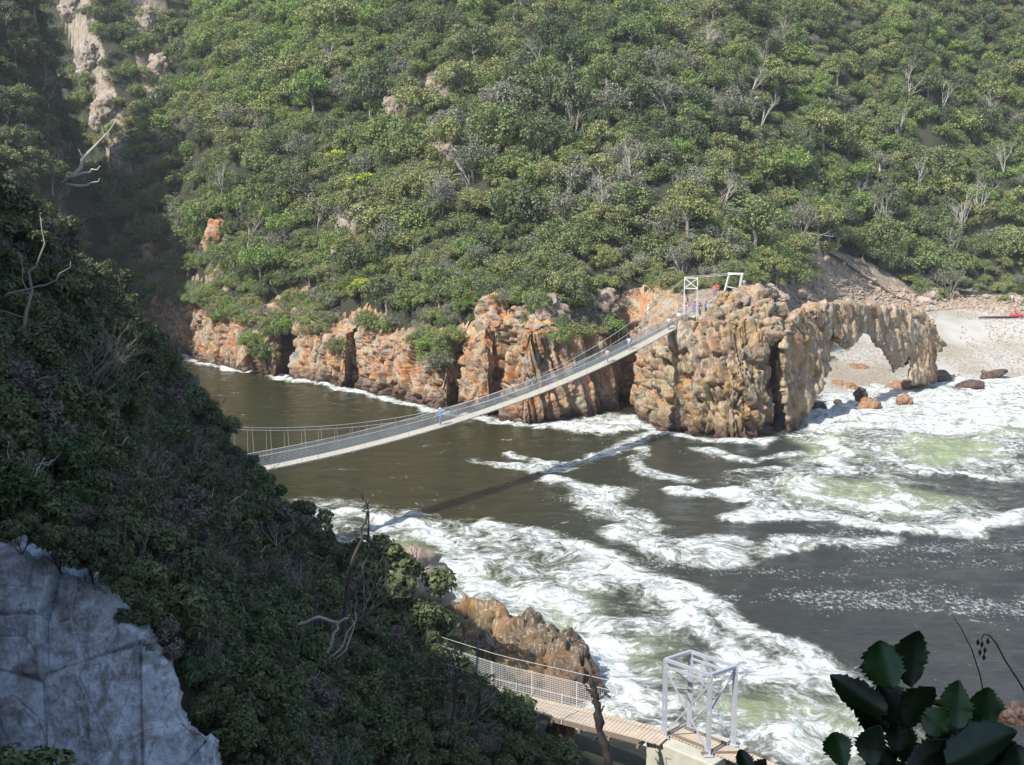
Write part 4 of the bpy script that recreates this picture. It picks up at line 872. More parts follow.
def person(loc, face, shirt, pants, hair, pose, label, h=1.7):
    k = h/1.75; stride = {'walk': .22, 'stand': .05, 'lean': .08}[pose]; lean = .10 if pose == 'lean' else .03; ar = .28 if pose == 'walk' else .1
    J = dict(pel=(0, 0, .95), wst=(lean*.3, 0, 1.08), ch=(lean*.7, 0, 1.3), nk=(lean, 0, 1.48), hd=(lean+.03, 0, 1.6), tp=(lean+.03, 0, 1.7), ns=(lean+.13, 0, 1.59),
             hl=(0, .1, .9), kl=(stride*.7, .1, .5), al=(stride*.5, .1, .08), tl=(stride*.5+.16, .11, .04), hr=(0, -.1, .9), kr=(-stride*.3, -.1, .5), arr=(-stride*1.1, -.1, .09), tr=(-stride*1.1+.16, -.11, .04),
             sl=(lean, .19, 1.42), el=(lean-ar*.4, .25, 1.15), wl=(lean+ar*.4+.05, .24, .92), fl=(lean+ar*.5+.08, .23, .82), sr=(lean, -.19, 1.42), er=(lean+ar*.5, -.25, 1.15), wr=(lean+ar+.08, -.23, .95), fr=(lean+ar+.12, -.22, .86))
    nm = list(J); ix = {n: i for i, n in enumerate(nm)}; P = [tuple(c*k for c in J[n]) for n in nm]
    R = dict(pel=(.13, .1), wst=(.12, .09), ch=(.15, .11), nk=.055, hd=.095, tp=.07, ns=.02, hl=.085, kl=.06, al=.04, tl=.035, hr=.085, kr=.06, arr=.04, tr=.035, sl=.06, el=.042, wl=.03, fl=.03, sr=.06, er=.042, wr=.03, fr=.03)
    E = [('pel', 'wst'), ('wst', 'ch'), ('ch', 'nk'), ('nk', 'hd'), ('hd', 'tp'), ('hd', 'ns'), ('pel', 'hl'), ('hl', 'kl'), ('kl', 'al'), ('al', 'tl'), ('pel', 'hr'), ('hr', 'kr'), ('kr', 'arr'), ('arr', 'tr'), ('ch', 'sl'), ('sl', 'el'), ('el', 'wl'), ('wl', 'fl'), ('ch', 'sr'), ('sr', 'er'), ('er', 'wr'), ('wr', 'fr')]
    e = empty('person', tuple(loc), face); tag(e, label, 'person', 'people at the bridge')
    link('body', skinned(P, [(ix[a], ix[b]) for a, b in E], [R[n] for n in nm], 'body'), SKIN, e)
    def sub(names, edges, grow, name, mat):
        jx = {n: i for i, n in enumerate(names)}
        rr_ = [tuple((x+grow) for x in (R[n] if hasattr(R[n], '__len__') else (R[n], R[n]))) for n in names]
        link(name, skinned([P[ix[n]] for n in names], [(jx[a], jx[b]) for a, b in edges], rr_, name), mat, e)
    sub(['ch', 'wst', 'pel', 'sl', 'el', 'sr', 'er'], [('ch', 'wst'), ('wst', 'pel'), ('ch', 'sl'), ('sl', 'el'), ('ch', 'sr'), ('sr', 'er')], .025, 'shirt', cm(shirt))
    sub(['pel', 'hl', 'kl', 'al', 'hr', 'kr', 'arr'], [('pel', 'hl'), ('hl', 'kl'), ('kl', 'al'), ('pel', 'hr'), ('hr', 'kr'), ('kr', 'arr')], .02, 'trousers', cm(pants))
    m = MB(); c = Vector(P[ix['hd']]); bm = bmesh.new(); bmesh.ops.create_uvsphere(bm, u_segments=12, v_segments=8, radius=.115*k, matrix=Matrix.Translation(c+Vector((-.03, 0, .045))))
    me = bpy.data.meshes.new('hair'); bm.to_mesh(me); bm.free(); link('hair', me, cm(hair), e)
    return e
BR = (.05, .035, .025); BLK = (.02, .02, .022)
def ondeck(px, off=-.65):
    r = ray(px, 400); Mx = np.array([[r[0], -bd[0]], [r[1], -bd[1]]]); o_ = A1[:2]+bn*off; k, t = np.linalg.solve(Mx, o_); return bp(t, off, .025)
aw = ang+math.pi
person(ondeck(440), aw, (.10, .22, .60), (.10, .2, .45), (.6, .6, .65), 'walk', 'person in blue walking alone near the middle of the bridge', 1.75)
person(ondeck(667), aw, (.6, .55, .45), (.07, .07, .09), BR, 'walk', 'person in dark trousers on the deck, second from the far tower')
person(ondeck(677), aw, (.82, .82, .82), BLK, BR, 'lean', 'person in white shirt and black trousers leaning on the deck below the far tower')
person(ondeck(607, -.4), aw, (.45, .3, .28), (.12, .16, .25), BR, 'walk', 'person in dull pink top far down the deck among the net')
person(ondeck(628, -.9), ang, (.35, .45, .6), (.2, .2, .22), BLK, 'walk', 'person in pale blue top on the deck between two groups')
def onplat(px, d, **k):
    q = Dp(px, 310, d); return (q[0], q[1], pz+.05)
person(onplat(686, 148.5), aw, (.75, .45, .45), (.62, .55, .58), BR, 'stand', 'person in pink clothes at the left post of the far tower')
person(onplat(694, 150.5), aw, (.22, .15, .5), (.15, .15, .3), BR, 'stand', 'person in purple between the two posts of the far tower')
person(onplat(700, 148.9), aw+.5, (.08, .1, .2), BLK, BLK, 'stand', 'person in dark navy beside the right post of the far tower')
person(onplat(706, 151), aw, (.1, .2, .55), (.08, .1, .2), BR, 'stand', 'person in royal blue just right of the far tower')
person(onplat(711, 150), ang, (.75, .78, .85), (.1, .16, .4), BR, 'stand', 'person in white top and blue jeans behind the crowd')
person(onplat(709, 148), aw+.9, (.12, .22, .4), (.05, .06, .1), BLK, 'lean', 'person in dark blue jacket bending at the landing edge')
person(Dp(717, 296, 151.5), aw+.3, (.72, .07, .09), (.15, .15, .2), BR, 'stand', 'person in a bright red top standing highest by the leaning frame', 1.8)
person(Dp(714, 297, 152.5), aw, (.7, .12, .14), (.2, .22, .3), BR, 'stand', 'person in dark red just left of the bright red one')
person(Dp(648, 317, 150), ang-.6, (.78, .82, .88), (.5, .55, .62), (.7, .7, .7), 'stand', 'person in white with pale trousers alone on the rocks left of the cables', 1.75)
person(Dp(733.5, 300, 149.5), aw, (.6, .35, .32), (.12, .1, .1), BR, 'stand', 'person in a dusty pink top inside the leaning frame')
person(Dp(744, 291, 152), aw+1, (.35, .4, .5), (.1, .1, .14), BR, 'stand', 'person in grey blue right of the leaning frame')
person(Dp(700, 317, 147.2), aw+2, (.3, .3, .3), (.25, .2, .2), BLK, 'stand', 'person in grey at the very end of the deck', 1.6)

# beach finds
p = far_at(1000, 319); m = MB(); m.tube([(-4.2, 0, .25), (-1, .1, .32), (2, -.05, .3), (4.5, .1, .35)], [.14, .2, .22, .16], 8); o = m.build('driftwood_log', M['darkbark'], None, True)
if p is not None: o.location = p
tag(o, 'long dark driftwood log lying on the upper beach', 'log')
km = MB(); pts = [(x, 0, .25+.12*(x/2)**2) for x in np.linspace(-2.1, 2.1, 13)]; km.tube(pts, [.03+.3*math.sqrt(max(0, 1-(x/2.15)**2)) for x in np.linspace(-2.1, 2.1, 13)], 10)
kr_ = simple('red_plastic', (.65, .05, .09), .4, 0, .1); ko = km.build('kayak', kr_, None, True); p = far_at(1018, 317); ko.location = p if p is not None else (90, 215, 8); ko.rotation_euler = (0, 0, .3)
tag(ko, 'red kayak lying by the driftwood on the beach', 'kayak'); m = MB(); m.box((0, 0, .56), .8, .36, .06); m.box((-.42, 0, .68), .06, .34, .26); m.build('seat', cm((.1, .1, .1)), ko)
p = far_at(1015, 316); person(p if p is not None else (90, 215, 8), 2.0, (.7, .08, .12), (.6, .1, .15), BLK, 'lean', 'person in red standing on the beach beside the kayak')
p = far_at(1012, 303); person(p if p is not None else (90, 215, 8), 1.0, (.75, .75, .78), (.3, .3, .35), BR, 'stand', 'person in white top at the back of the beach')

# ------------------------------------------------------------------ far forest
def zone(px, py):
    v = 'at the top edge' if py < 45 else 'high up' if py < 115 else 'halfway up the slope' if py < 195 else 'low on the slope' if py < 262 else 'just above the far cliffs'
    hs = ['right of the gorge', 'left of centre', 'above the left cliffs', 'left of the yellow bushes', 'above the bridge middle', 'by the cliff fins', 'left of the bridge tower', 'above the bridge tower', 'above the rubble slope', 'above the arch', 'above the beach', 'at the right edge']
    return v+' '+hs[int(np.clip((px-90)/78, 0, 11))]
W0 = {'green': 'green bushy tree', 'olive': 'olive flat topped tree', 'dark': 'dark green dense tree', 'bright': 'bright green leafy tree', 'grey': 'grey brown twiggy tree', 'yellow': 'yellow topped green tree'}
NM = {'green': 'broadleaf_tree', 'olive': 'flat_topped_tree', 'dark': 'evergreen_tree', 'bright': 'leafy_tree', 'grey': 'twiggy_tree', 'yellow': 'yellow_topped_tree'}
nogo = rock_px[:7]
def in_any(px, py, pls):
    q = np.array([[px, py]]); return any(inside(q, pl)[0] for pl in pls)
def veg_ok(px, py, p):
    if p[2] < 9.5 and px > 740: return False
    if in_any(px, py, nogo): return rr.random() < .10
    if in_any(px, py, [rock_px[7]]) and (px > 815 or py > 290): return rr.random() < .02
    if in_any(px, py, [[(640, 300), (770, 285), (775, 350), (640, 350)]]): return False
    return p[2] > (4 if px < 640 else 7)
sx_, sy_ = np.meshgrid(np.arange(70, 1045, 3.), np.arange(-40, 345, 3.), indexing='ij')
# forest points are drawn evenly over the slope itself
cand = np.random.default_rng(11); NC = 60000; cx = cand.uniform(-165, 165, NC); cy = cand.uniform(140, 345, NC); cz = far_h(cx, cy)
sdl = sdist(np.stack([cx, cy], 1), land); px_, py_, pd_ = proj(np.stack([cx, cy, cz], 1))
ok = (px_ > -40) & (px_ < 1070) & (py_ > -60) & (py_ < 352) & ((sdl > 4.6) | (px_ > 640) & (sdl > 5.2)) & (cz > np.where(px_ < 640, 3.5, 6))
idx = np.nonzero(ok)[0]; chosen = []; cell = {}
def kindat(px, py, r):
    n = fbm(np.array([[px, py, 0]]), .016, 2, 77)[0]; n2 = fbm(np.array([[px, py, 5]]), .018, 2, 78)[0]
    if 190 < px < 330 and py < 120: return r.choice(['bright', 'bright', 'green', 'olive'])
    if n > .28: return r.choice(['grey', 'olive', 'olive', 'green'])
    if n < -.22: return r.choice(['dark', 'green', 'dark', 'bright'])
    if n2 > .2: return r.choice(['olive', 'olive', 'green', 'grey'])
    if n2 < -.3: return r.choice(['bright', 'green', 'olive'])
    return r.choice(['green', 'green', 'olive', 'dark', 'grey', 'bright'])
def free(p, r, cellmap):
    k = (int(p[0]//4), int(p[1]//4))
    for a in (-1, 0, 1):
        for b in (-1, 0, 1):
            for q in cellmap.get((k[0]+a, k[1]+b), ()):
                if math.hypot(q[0]-p[0], q[1]-p[1]) < r: return False
    cellmap.setdefault(k, []).append(p); return True
# a few trees that stand out in the photo
special = [(338, 172, 'yellow', 1.15, 'yellow topped bush on the slope, upper of the two yellow ones'), (362, 198, 'yellow', 1.25, 'yellow topped bush on the slope, lower of the two yellow ones'), (362, 302, 'yellow', .9, 'yellow green bush right on the cliff top'),
           (655, 272, 'yellow', .7, 'small bright yellow bush left of the bridge tower'), (412, 172, 'olive', 1.5, 'broad yellow green tree among paler trees above the bridge'), (690, 205, 'grey', 1.5, 'large grey twiggy tree up the slope from the bridge tower'), (725, 235, 'grey', 1.3, 'grey twiggy tree close behind the leaning frame'),
           (625, 175, 'grey', 1.3, 'grey brown twiggy tree in the middle of the slope'), (735, 290, 'green', 1.1, 'grey green tree directly behind the leaning frame'), (505, 290, 'olive', 1.4, 'olive tree overhanging the cliff fins'), (440, 310, 'green', 1.5, 'spreading green tree hanging over the cliff above the bridge'), (580, 300, 'olive', 1.3, 'olive tree over the rubbly bank'),
           (1010, 85, 'olive', 1.3, 'yellow olive crown at the right edge high up'), (480, 275, 'grey', 1.3, 'pale grey green tree above the cliff fins'), (310, 290, 'olive', 1.2, 'olive bush on top of the dark cleft'), (180, 285, 'grey', 1.0, 'grey olive bush over the left cliffs')]
nt_ = 0
for i, (px, py, kd, sc, lb) in enumerate(special):
    p = far_at(px, py)
    if p is None: continue
    free((p[0], p[1]), 0, cell); put_tree(NM[kd], kd, i, (p[0], p[1], p[2]-.9), sc, i*1.3, lb, 'tree', 'trees of the far forest'); nt_ += 1
rnd = random.Random(21); order = sorted(idx, key=lambda i: pd_[i]+rnd.uniform(0, 95))
used = set()
for i in order:
    if nt_ >= 298: break
    if not (80 < px_[i] < 1040 and 0 < py_[i] < 345): continue
    if not veg_ok(px_[i], py_[i], (cx[i], cy[i], cz[i])): continue
    if not free((cx[i], cy[i]), 5.0, cell): continue
    kd = kindat(px_[i], py_[i], rnd); sc = rnd.uniform(1.15, 1.75)*(1.35 if rnd.random() < .3 else 1)*(.72 if py_[i] > 265 else 1)
    big = ' large' if sc > 1.6 else ' small' if sc < 1.2 else ''
    put_tree(NM[kd], kd, rnd.randrange(9), (cx[i], cy[i], cz[i]-rnd.choice((1.9, 1.5, .6, .1))*sc), sc, rnd.uniform(0, 6.28), (big.strip()+' '+W0[kd]+' '+zone(px_[i], py_[i])).strip(), 'tree', 'trees of the far forest', rnd.uniform(.85, 1.25)); nt_ += 1; used.add(i)
a_, b_, c_, k_ = RUBI; rs = random.Random(4)
_n = 5200; gx_, gy_ = RUBG.uniform(40, 120, _n*4), RUBG.uniform(175, 235, _n*4); gz_ = far_h(gx_, gy_); ux, uy, _ = proj(np.stack([gx_, gy_, gz_], 1)); gm = np.nonzero((gz_ > .1) & (ux > 830) & (ux < 1060) & (uy > 300) & (fbm(np.stack([gx_, gy_*.6, gz_*0], 1), .12, 3, 6) > -.45))[0][:_n]
scatter('shingle', [(gx_[i], gy_[i], gz_[i]) for i in gm], [((q := rs.uniform(.12, .45)), q, q*.8) for i in gm], [(rs.uniform(-.4, .4), 0, rs.uniform(0, 6)) for i in gm], [rs.randrange(3) for i in gm], rsrc, 'loose pale shingle stones scattered over the beach', 'shingle')
scatter('rubble', [(a_[i], b_[i], c_[i]+.05) for i in k_], [((q := rs.uniform(.25, 1.0)), q*rs.uniform(.7, 1.2), q*rs.uniform(.6, 1.1)) for i in k_], [(rs.uniform(-.4, .4), rs.uniform(-.4, .4), rs.uniform(0, 6)) for i in k_], [rs.randrange(3) for i in k_], rsrc, 'loose small stones covering the rubble slope and the beach back', 'rubble')
pe, se = resample(coast[:IC+1], 1.5); te = np.gradient(pe, axis=0); te /= np.linalg.norm(te, axis=1, keepdims=True); oe = np.stack([te[:, 1], -te[:, 0]], 1); EDGE = []
for k in range(len(pe)):
    q = pe[k]-oe[k]*3.4; zt = min(max(float(far_f(q[0], q[1])[0]), 3), 12.5); gx0, gy0, _ = proj(np.array([[q[0], q[1], zt]]))
    if fbm(np.array([[se[k], 0, 0]]), .09, 2, 55)[0] > .12 and gx0[0] > 330: continue
    for j in range(2 if gx0[0] > 330 else 3): EDGE.append((q[0]+rr.uniform(-1, 1)+oe[k][0]*(1.3-1.3*j), q[1]+rr.uniform(-1, 1)+oe[k][1]*(1.3-1.3*j), zt-(2.6-.9*j)+rr.uniform(-.6, .3)))
for k in range(len(pe)):
    for j in range(4):
        q = pe[k]-oe[k]*(6.0+2.3*j)+np.array([rr.uniform(-.9, .9), rr.uniform(-.9, .9)]); zq = float(far_h(q[0], q[1])[0])
        if zq > 3 and rr.random() < .85: EDGE.append((q[0], q[1], zq-1.1))
kinds = ['green', 'olive', 'dark', 'bright', 'grey']
src = []; kidx = {}
def source(kind, var, me): 
    """one real low bush per crown shape, which the mass of undergrowth repeats"""
    i = idx[(len(src)*137) % len(idx)]; o = bpy.data.objects.new('low_bush', me); C.objects.link(o); o.location = (cx[i], cy[i], cz[i]-2.2)
    tag(o, 'low '+W0[kind].replace('tree', 'bush')+' '+zone(px_[i], py_[i]), 'bush', 'low bushes of the far forest'); src.append(o); return o
for kd in kinds:
    kidx[kd] = []
    for v, (me, tm) in enumerate(TV[kd][:3]): kidx[kd].append(len(src)); source(kd, v, me)
pts, scs, ros, pks = [], [], [], []; cell2 = {}
for i in rnd.sample(list(idx), len(idx)):
    if i in used or not veg_ok(px_[i], py_[i], (cx[i], cy[i], cz[i])): continue
    if fbm(np.array([[cx[i], cy[i], 3.]]), .11, 2, 91)[0] > .5: continue
    if not free((cx[i], cy[i]), 2.1, cell2): continue
    kd = kindat(px_[i], py_[i], rnd); s = rnd.uniform(.75, 1.45)*(1.4 if rnd.random() < .12 else 1)*(.65 if py_[i] > 275 else 1)
    pts.append((cx[i], cy[i], cz[i]-1.9*s)); scs.append((s*rnd.uniform(.8, 1.4), s, s*rnd.uniform(.75, 1.3))); ros.append((rnd.uniform(-.2, .2), rnd.uniform(-.2, .2), rnd.uniform(0, 6.28))); pks.append(rnd.choice(kidx[kd]))
for q in EDGE: s = rnd.uniform(.55, .95); pts.append((q[0], q[1], q[2]-.6*s)); scs.append((s, s, s)); ros.append((0, 0, rnd.uniform(0, 6.28))); pks.append(rnd.choice(kidx[rnd.choice(['green', 'olive', 'olive', 'bright', 'grey'])]))
print('forest mass', len(pts), 'trees', nt_)
scatter('forest_undergrowth', pts, scs, ros, pks, src, 'mass of mixed bushes covering the far slope between the trees', 'undergrowth')
# dead pale trees among the forest
DT = []
for k in range(4):
    tb = MB(); r = random.Random(50+k)
    for j in range(2 if k % 2 else 3): branchy(tb, Vector((r.uniform(-.2, .2), 0, -.8)), Vector((r.uniform(-.3, .3), r.uniform(-.3, .3), 1)).normalized(), 3.4, .15, 4, r, 4, .5)
    me = tb.mesh('dead_tree'); me.materials.append(M['palebark']); DT.append(me)
for i, (px, py, s, lb) in enumerate([(768, 95, 1.7, 'tall bleached dead tree high above the bridge tower'), (748, 100, 1.2, 'smaller bleached trunk beside the tall dead tree'), (958, 238, 1.5, 'wide branching bleached tree above the beach'), (878, 235, 1.5, 'pale bare trunks above the arch'), (905, 105, 1.4, 'pale bare trunks in the upper right forest'), (540, 75, 1.1, 'white forked trunk at the top centre'), (572, 145, 1.2, 'pale branching tree in the middle of the slope'),
      (630, 185, 1.1, 'leaning white trunk right of the pale branching tree'), (720, 215, 1.0, 'grey bare trunk above the leaning frame'), (860, 210, 1.1, 'bare grey branches left of the pale trunks'), (985, 120, 1.0, 'bare branches near the right edge'), (940, 110, 1.1, 'thin pale trunk in the upper right forest'), (785, 60, 1.4, 'tangled pale trunk right of the tall dead tree'), (758, 130, 1.3, 'pale roots and trunk below the tall dead tree'), (895, 150, 1.3, 'slender grey trunks beneath a yellow green crown'), (915, 190, 1.2, 'grey forked trunk in the right half of the slope'), (835, 250, 1.2, 'grey trunk just above the log steps'), (945, 262, 1.3, 'low wide bare tree above the beach'), (975, 215, 1.4, 'pale bare crown right of the wide bleached tree'), (1000, 175, 1.2, 'bare grey tree by the right edge'), (700, 60, 1.2, 'grey bare tree near the top left of the tall dead tree'), (665, 120, 1.1, 'bare tree in the middle of the upper slope'),
      (600, 215, 1.2, 'bare pale branches above the cliff fins'), (800, 170, 1.2, 'thin bare tree above the rubble slope'), (440, 215, 1.0, 'small bare tree left of the middle of the slope'), (250, 250, 1.2, 'grey bare tree above the left cliffs'), (225, 200, 1.0, 'small grey bare tree over the orange slab'), (330, 75, 1.0, 'bare branches in the bright green part of the slope')]):
    p = far_at(px, py)
    if p is None: continue
    o = bpy.data.objects.new('dead_tree', DT[i % 4]); C.objects.link(o); o.location = (p[0], p[1]-2.0, p[2]+1.0); o.scale = (s*.85, s*.85, s*.95); o.rotation_euler = (0, 0, i*1.1); tag(o, lb, 'dead tree', 'dead trees in the far forest')

# ------------------------------------------------------------------ shaded shrubs of the near slope
NV = []
for k in range(6):
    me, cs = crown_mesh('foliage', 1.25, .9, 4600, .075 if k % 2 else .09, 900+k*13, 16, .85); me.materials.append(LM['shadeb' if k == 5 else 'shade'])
    tb = MB(); r = random.Random(60+k)
    for j in range(4): branchy(tb, Vector((0, 0, -.4)), Vector((r.uniform(-.6, .6), r.uniform(-.6, .6), 1)).normalized(), 1.35, .035, 3, r, 3)
    tm = tb.mesh('stems'); tm.materials.append(M['darkbark']); NV.append((me, tm))
BV = []
for k in range(4):
    tb = MB(); r = random.Random(90+k)
    for j in range(5): branchy(tb, Vector((0, 0, -.3)), Vector((r.uniform(-.8, .8), r.uniform(-.8, .8), 1)).normalized(), 1.5, .032, 4, r, 3, .55)
    me = tb.mesh('bare_shrub'); me.materials.append(M['bark']); BV.append(me)
def near_at(px, py):
    d = np.arange(14, 262, .35); P = ray(px, py)[None]*d[:, None]+np.array([0, 0, CAMZ]); h = near_h(P[:, 0], P[:, 1]); k = np.nonzero((h > P[:, 2]) & (P[:, 1] < 262))[0]
    return (np.array([P[k[0], 0], P[k[0], 1], h[k[0]]]), d[k[0]]) if len(k) else (None, 0)
hill_px = [(0, 190), (50, 225), (100, 268), (150, 328), (200, 405), (240, 478), (300, 512), (345, 572), (415, 612), (430, 665), (480, 712), (540, 762), (560, 790), (0, 790)]
def nzone(px, py):
    v = ['uppermost', 'very high', 'high', 'upper middle', 'central', 'lower middle', 'low', 'very low', 'lowest'][int(np.clip((py-190)/66, 0, 8))]+' on dark slope'
    hs = ['at the left edge', 'just in from the left edge', 'above the rock slab', 'above the slab tip', 'right of the slab', 'under the bridge end', 'below the bridge', 'near the forked tree', 'just past the forked tree', 'near the foam', 'by the islet', 'by the boardwalk', 'under the boardwalk']
    return v+', '+hs[int(np.clip(px/46, 0, 12))]
rnd = random.Random(31); placed = []; n_near = 0; nused = {}
att = 0
while n_near < 190 and att < 3000:
    att += 1; px = rnd.uniform(-15, 560); py = rnd.uniform(185, 785)
    if not in_any(px, py, [hill_px]) or in_any(px, py, [edge]): continue
    if any(math.hypot(px-a, py-b) < 19 for a, b in placed): continue
    p, d = near_at(px, py)
    if p is None or d > 100: continue
    placed.append((px, py)); s = rnd.uniform(.85, 1.45)*(d/55)**.4
    if rnd.random() < .12:
        o = bpy.data.objects.new('bare_shrub', rnd.choice(BV)); C.objects.link(o); o.location = p; o.scale = (s*1.0,)*3; o.rotation_euler = (rnd.uniform(-.3, .3), rnd.uniform(-.1, .4), rnd.uniform(0, 6))
        tag(o, 'leafless grey shrub '+nzone(px, py), 'shrub', 'shrubs of the shaded slope')
    else:
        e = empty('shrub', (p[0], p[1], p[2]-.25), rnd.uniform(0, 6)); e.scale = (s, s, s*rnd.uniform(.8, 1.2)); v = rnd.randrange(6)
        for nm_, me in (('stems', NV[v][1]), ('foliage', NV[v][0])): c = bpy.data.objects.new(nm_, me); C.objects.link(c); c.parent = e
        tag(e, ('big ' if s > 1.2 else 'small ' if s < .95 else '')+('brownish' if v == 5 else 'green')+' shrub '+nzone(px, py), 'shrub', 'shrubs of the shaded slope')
    n_near += 1
for k, (px, py, d, s_, lb) in enumerate([(388, 588, 60, 2.3, 'large rounded dark bush standing out over the foam'), (412, 612, 59, 1.7, 'dark bush at the outermost tip of the slope above the islet'), (365, 575, 63, 1.8, 'dark bush between the forked tree and the large rounded bush'), (300, 512, 72, 1.7, 'bush on the slope edge where the foam begins'), (250, 490, 74, 1.5, 'bush on the slope edge just under the bridge end'), (216, 466, 75, 1.4, 'bush hiding the near end of the suspension bridge'),
        (180, 400, 73, 1.5, 'bush on the slope edge in front of the brown water'), (148, 350, 71, 1.5, 'bush on the slope edge below the left cliffs'), (102, 288, 67, 1.6, 'bush on the slope edge below the gorge'), (440, 655, 57, 1.6, 'bush left of the rock islet'), (330, 545, 67, 1.6, 'bush on the slope edge left of the forked tree'), (470, 700, 53, 1.5, 'bush in front of the left end of the boardwalk'), (48, 228, 58, 1.7, 'bush on the upper edge of the dark slope'), (500, 735, 50, 1.4, 'bush in shade under the middle of the boardwalk')]):
    p = Dp(px, py, d); z0 = float(near_h(p[:1], p[1:2])[0]); v = k % 5
    e = empty('shrub', (p[0], p[1], max(z0-.3, p[2]-1.4*s_)), k*1.7); e.scale = (s_, s_, s_)
    for nm_, me in (('stems', NV[v][1]), ('foliage', NV[v][0])): c = bpy.data.objects.new(nm_, me); C.objects.link(c); c.parent = e
    tag(e, lb, 'shrub', 'shrubs of the shaded slope')
for k, (px, py) in enumerate([(20, 528), (58, 540), (92, 554), (122, 578), (140, 615), (158, 640), (185, 668), (205, 705), (232, 735), (240, 765), (8, 765), (45, 775)]):
    p = Dp(px, py, 24.6 if k < 10 else 22.6); v = k % 6; s_ = .42+.1*(k % 3)
    e = empty('shrub', (p[0], p[1], p[2]-1.1*s_), k*1.3); e.scale = (s_, s_, s_)
    for nm_, me in (('stems', NV[v][1]), ('foliage', NV[v][0])): c = bpy.data.objects.new(nm_, me); C.objects.link(c); c.parent = e
    tag(e, 'small shrub growing along the edge of the pale slab', 'shrub', 'shrubs of the shaded slope')
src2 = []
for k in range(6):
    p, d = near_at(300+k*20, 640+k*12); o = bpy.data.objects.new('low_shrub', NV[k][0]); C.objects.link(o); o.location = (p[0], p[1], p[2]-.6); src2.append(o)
    tag(o, 'low dark shrub on the shaded slope, number %s from the top of a short row' % ['one', 'two', 'three', 'four', 'five', 'six'][k] if False else 'low dark shrub hugging the shaded slope '+['left of', 'behind', 'beside', 'right of', 'below', 'farthest below'][k]+' the bare forked tree', 'shrub', 'shrubs of the shaded slope')
for k in range(2):
    o = bpy.data.objects.new('bare_shrub', BV[k]); C.objects.link(o); p, d = near_at(120+k*90, 500+k*60); o.location = p; src2.append(o); tag(o, 'grey bare shrub '+['just above the pale rock face', 'just right of the pale rock face'][k], 'shrub', 'shrubs of the shaded slope')
NCN = 24000; g = np.random.default_rng(5); qx = np.concatenate([g.uniform(-60, 16, NCN), g.uniform(-140, -30, 9000)]); qy = np.concatenate([g.uniform(12, 105, NCN), g.uniform(95, 265, 9000)]); qz = near_h(qx, qy)
hx, hy, hd = proj(np.stack([qx, qy, qz], 1)); fq = inside(np.stack([hx, hy], 1), edge) & (qy < 32)
fq |= (hx > 520) & (qz < 5.5); near_deck = seg_dist(np.stack([qx, qy], 1), nlr[:, :2], False) < 2.2
ok = (qz > 1.0) & (hx > -120) & (hx < 600) & (hy > -60) & (hy < 860) & ~fq & ~near_deck
# keep the pale rock face clear
fr = np.array([seg_dist(np.array([[a, b]]), np.array([Dp(0, 700, 23)[:2], Dp(220, 740, 24)[:2]]), False)[0] if b < 30 else 99 for a, b in zip(qx, qy)])
ok &= (fr > 3.0)
pts, scs, ros, pks = [], [], [], []; cm2 = {}
for i in np.nonzero(ok)[0]:
    far_ = qy[i] > 100
    if not free((qx[i], qy[i]), 1.5 if far_ else .62, cm2): continue
    s = rnd.uniform(.55, .95)*(2.3 if far_ else 1)
    pts.append((qx[i], qy[i], qz[i]-.5*s)); scs.append((s, s, s*rnd.uniform(.8, 1.2))); ros.append((0, 0, rnd.uniform(0, 6.28))); pks.append(rnd.choice([0, 1, 2, 3, 4, 5, 0, 1, 2, 3, 4, 0, 1, 2, 6, 7]))
print('near mass', len(pts))
scatter('shaded_undergrowth', pts, scs, ros, pks, src2, 'mass of dark fine leaved scrub covering the near slope', 'undergrowth')
# spur trees
ks = 0
for att in range(900):
    px = rnd.uniform(-5, 108); py = rnd.uniform(-10, 200)
    p, d = near_at(px, py)
    if p is None or d < 120 or ks >= 60: continue
    if any(math.hypot(px-a, py-b) < 15 for a, b in placed): continue
    placed.append((px, py)); kd = rnd.choice(['dark', 'green', 'grey', 'olive']); s = rnd.uniform(.9, 1.5)
    put_tree(NM[kd], kd, rnd.randrange(5), (p[0], p[1], p[2]-.9), s, rnd.uniform(0, 6), W0[kd]+' on the gorge spur '+('at its top' if py < 40 else 'high up' if py < 85 else 'halfway' if py < 130 else 'low down')+(' at the left' if px < 35 else ' near the rib' if px > 70 else ' in the middle'), 'tree', 'trees of the gorge spur'); ks += 1

# dead trees that stand out on the near slope
def pxtree(name, strands, mat, label, d, cat='dead tree', base=None):
    e = MB(); wr = random.Random(int(strands[0][0][0]*3+d)); S2 = []
    for st in strands:
        if len(st) > 2 and cat != 'tree trunk':
            A = np.array(st, float); t = np.linspace(0, len(A)-1, (len(A)-1)*3+1); B = np.stack([np.interp(t, range(len(A)), A[:, k]) for k in range(4)], 1); g_ = np.abs(np.diff(A[:, :2], axis=0)).mean()*.11
            st = [(x+wr.gauss(0, g_)*(i > 0), y+wr.gauss(0, g_)*(i > 0), z, q*wr.uniform(.85, 1.15)) for i, (x, y, z, q) in enumerate(B)]
        S2.append(st)
    for st in S2:
        e.tube([Dp(x, y, d+dd) for x, y, dd, r_ in st], [r_ for *_, r_ in st], 6)
    o0 = Dp(strands[0][0][0], strands[0][0][1], d); e.V = [(v[0]-o0[0], v[1]-o0[1], v[2]-o0[2]) for v in e.V]
    o = e.build(name, mat, None, True); o.location = o0; return tag(o, label, cat)
r = random.Random(8)
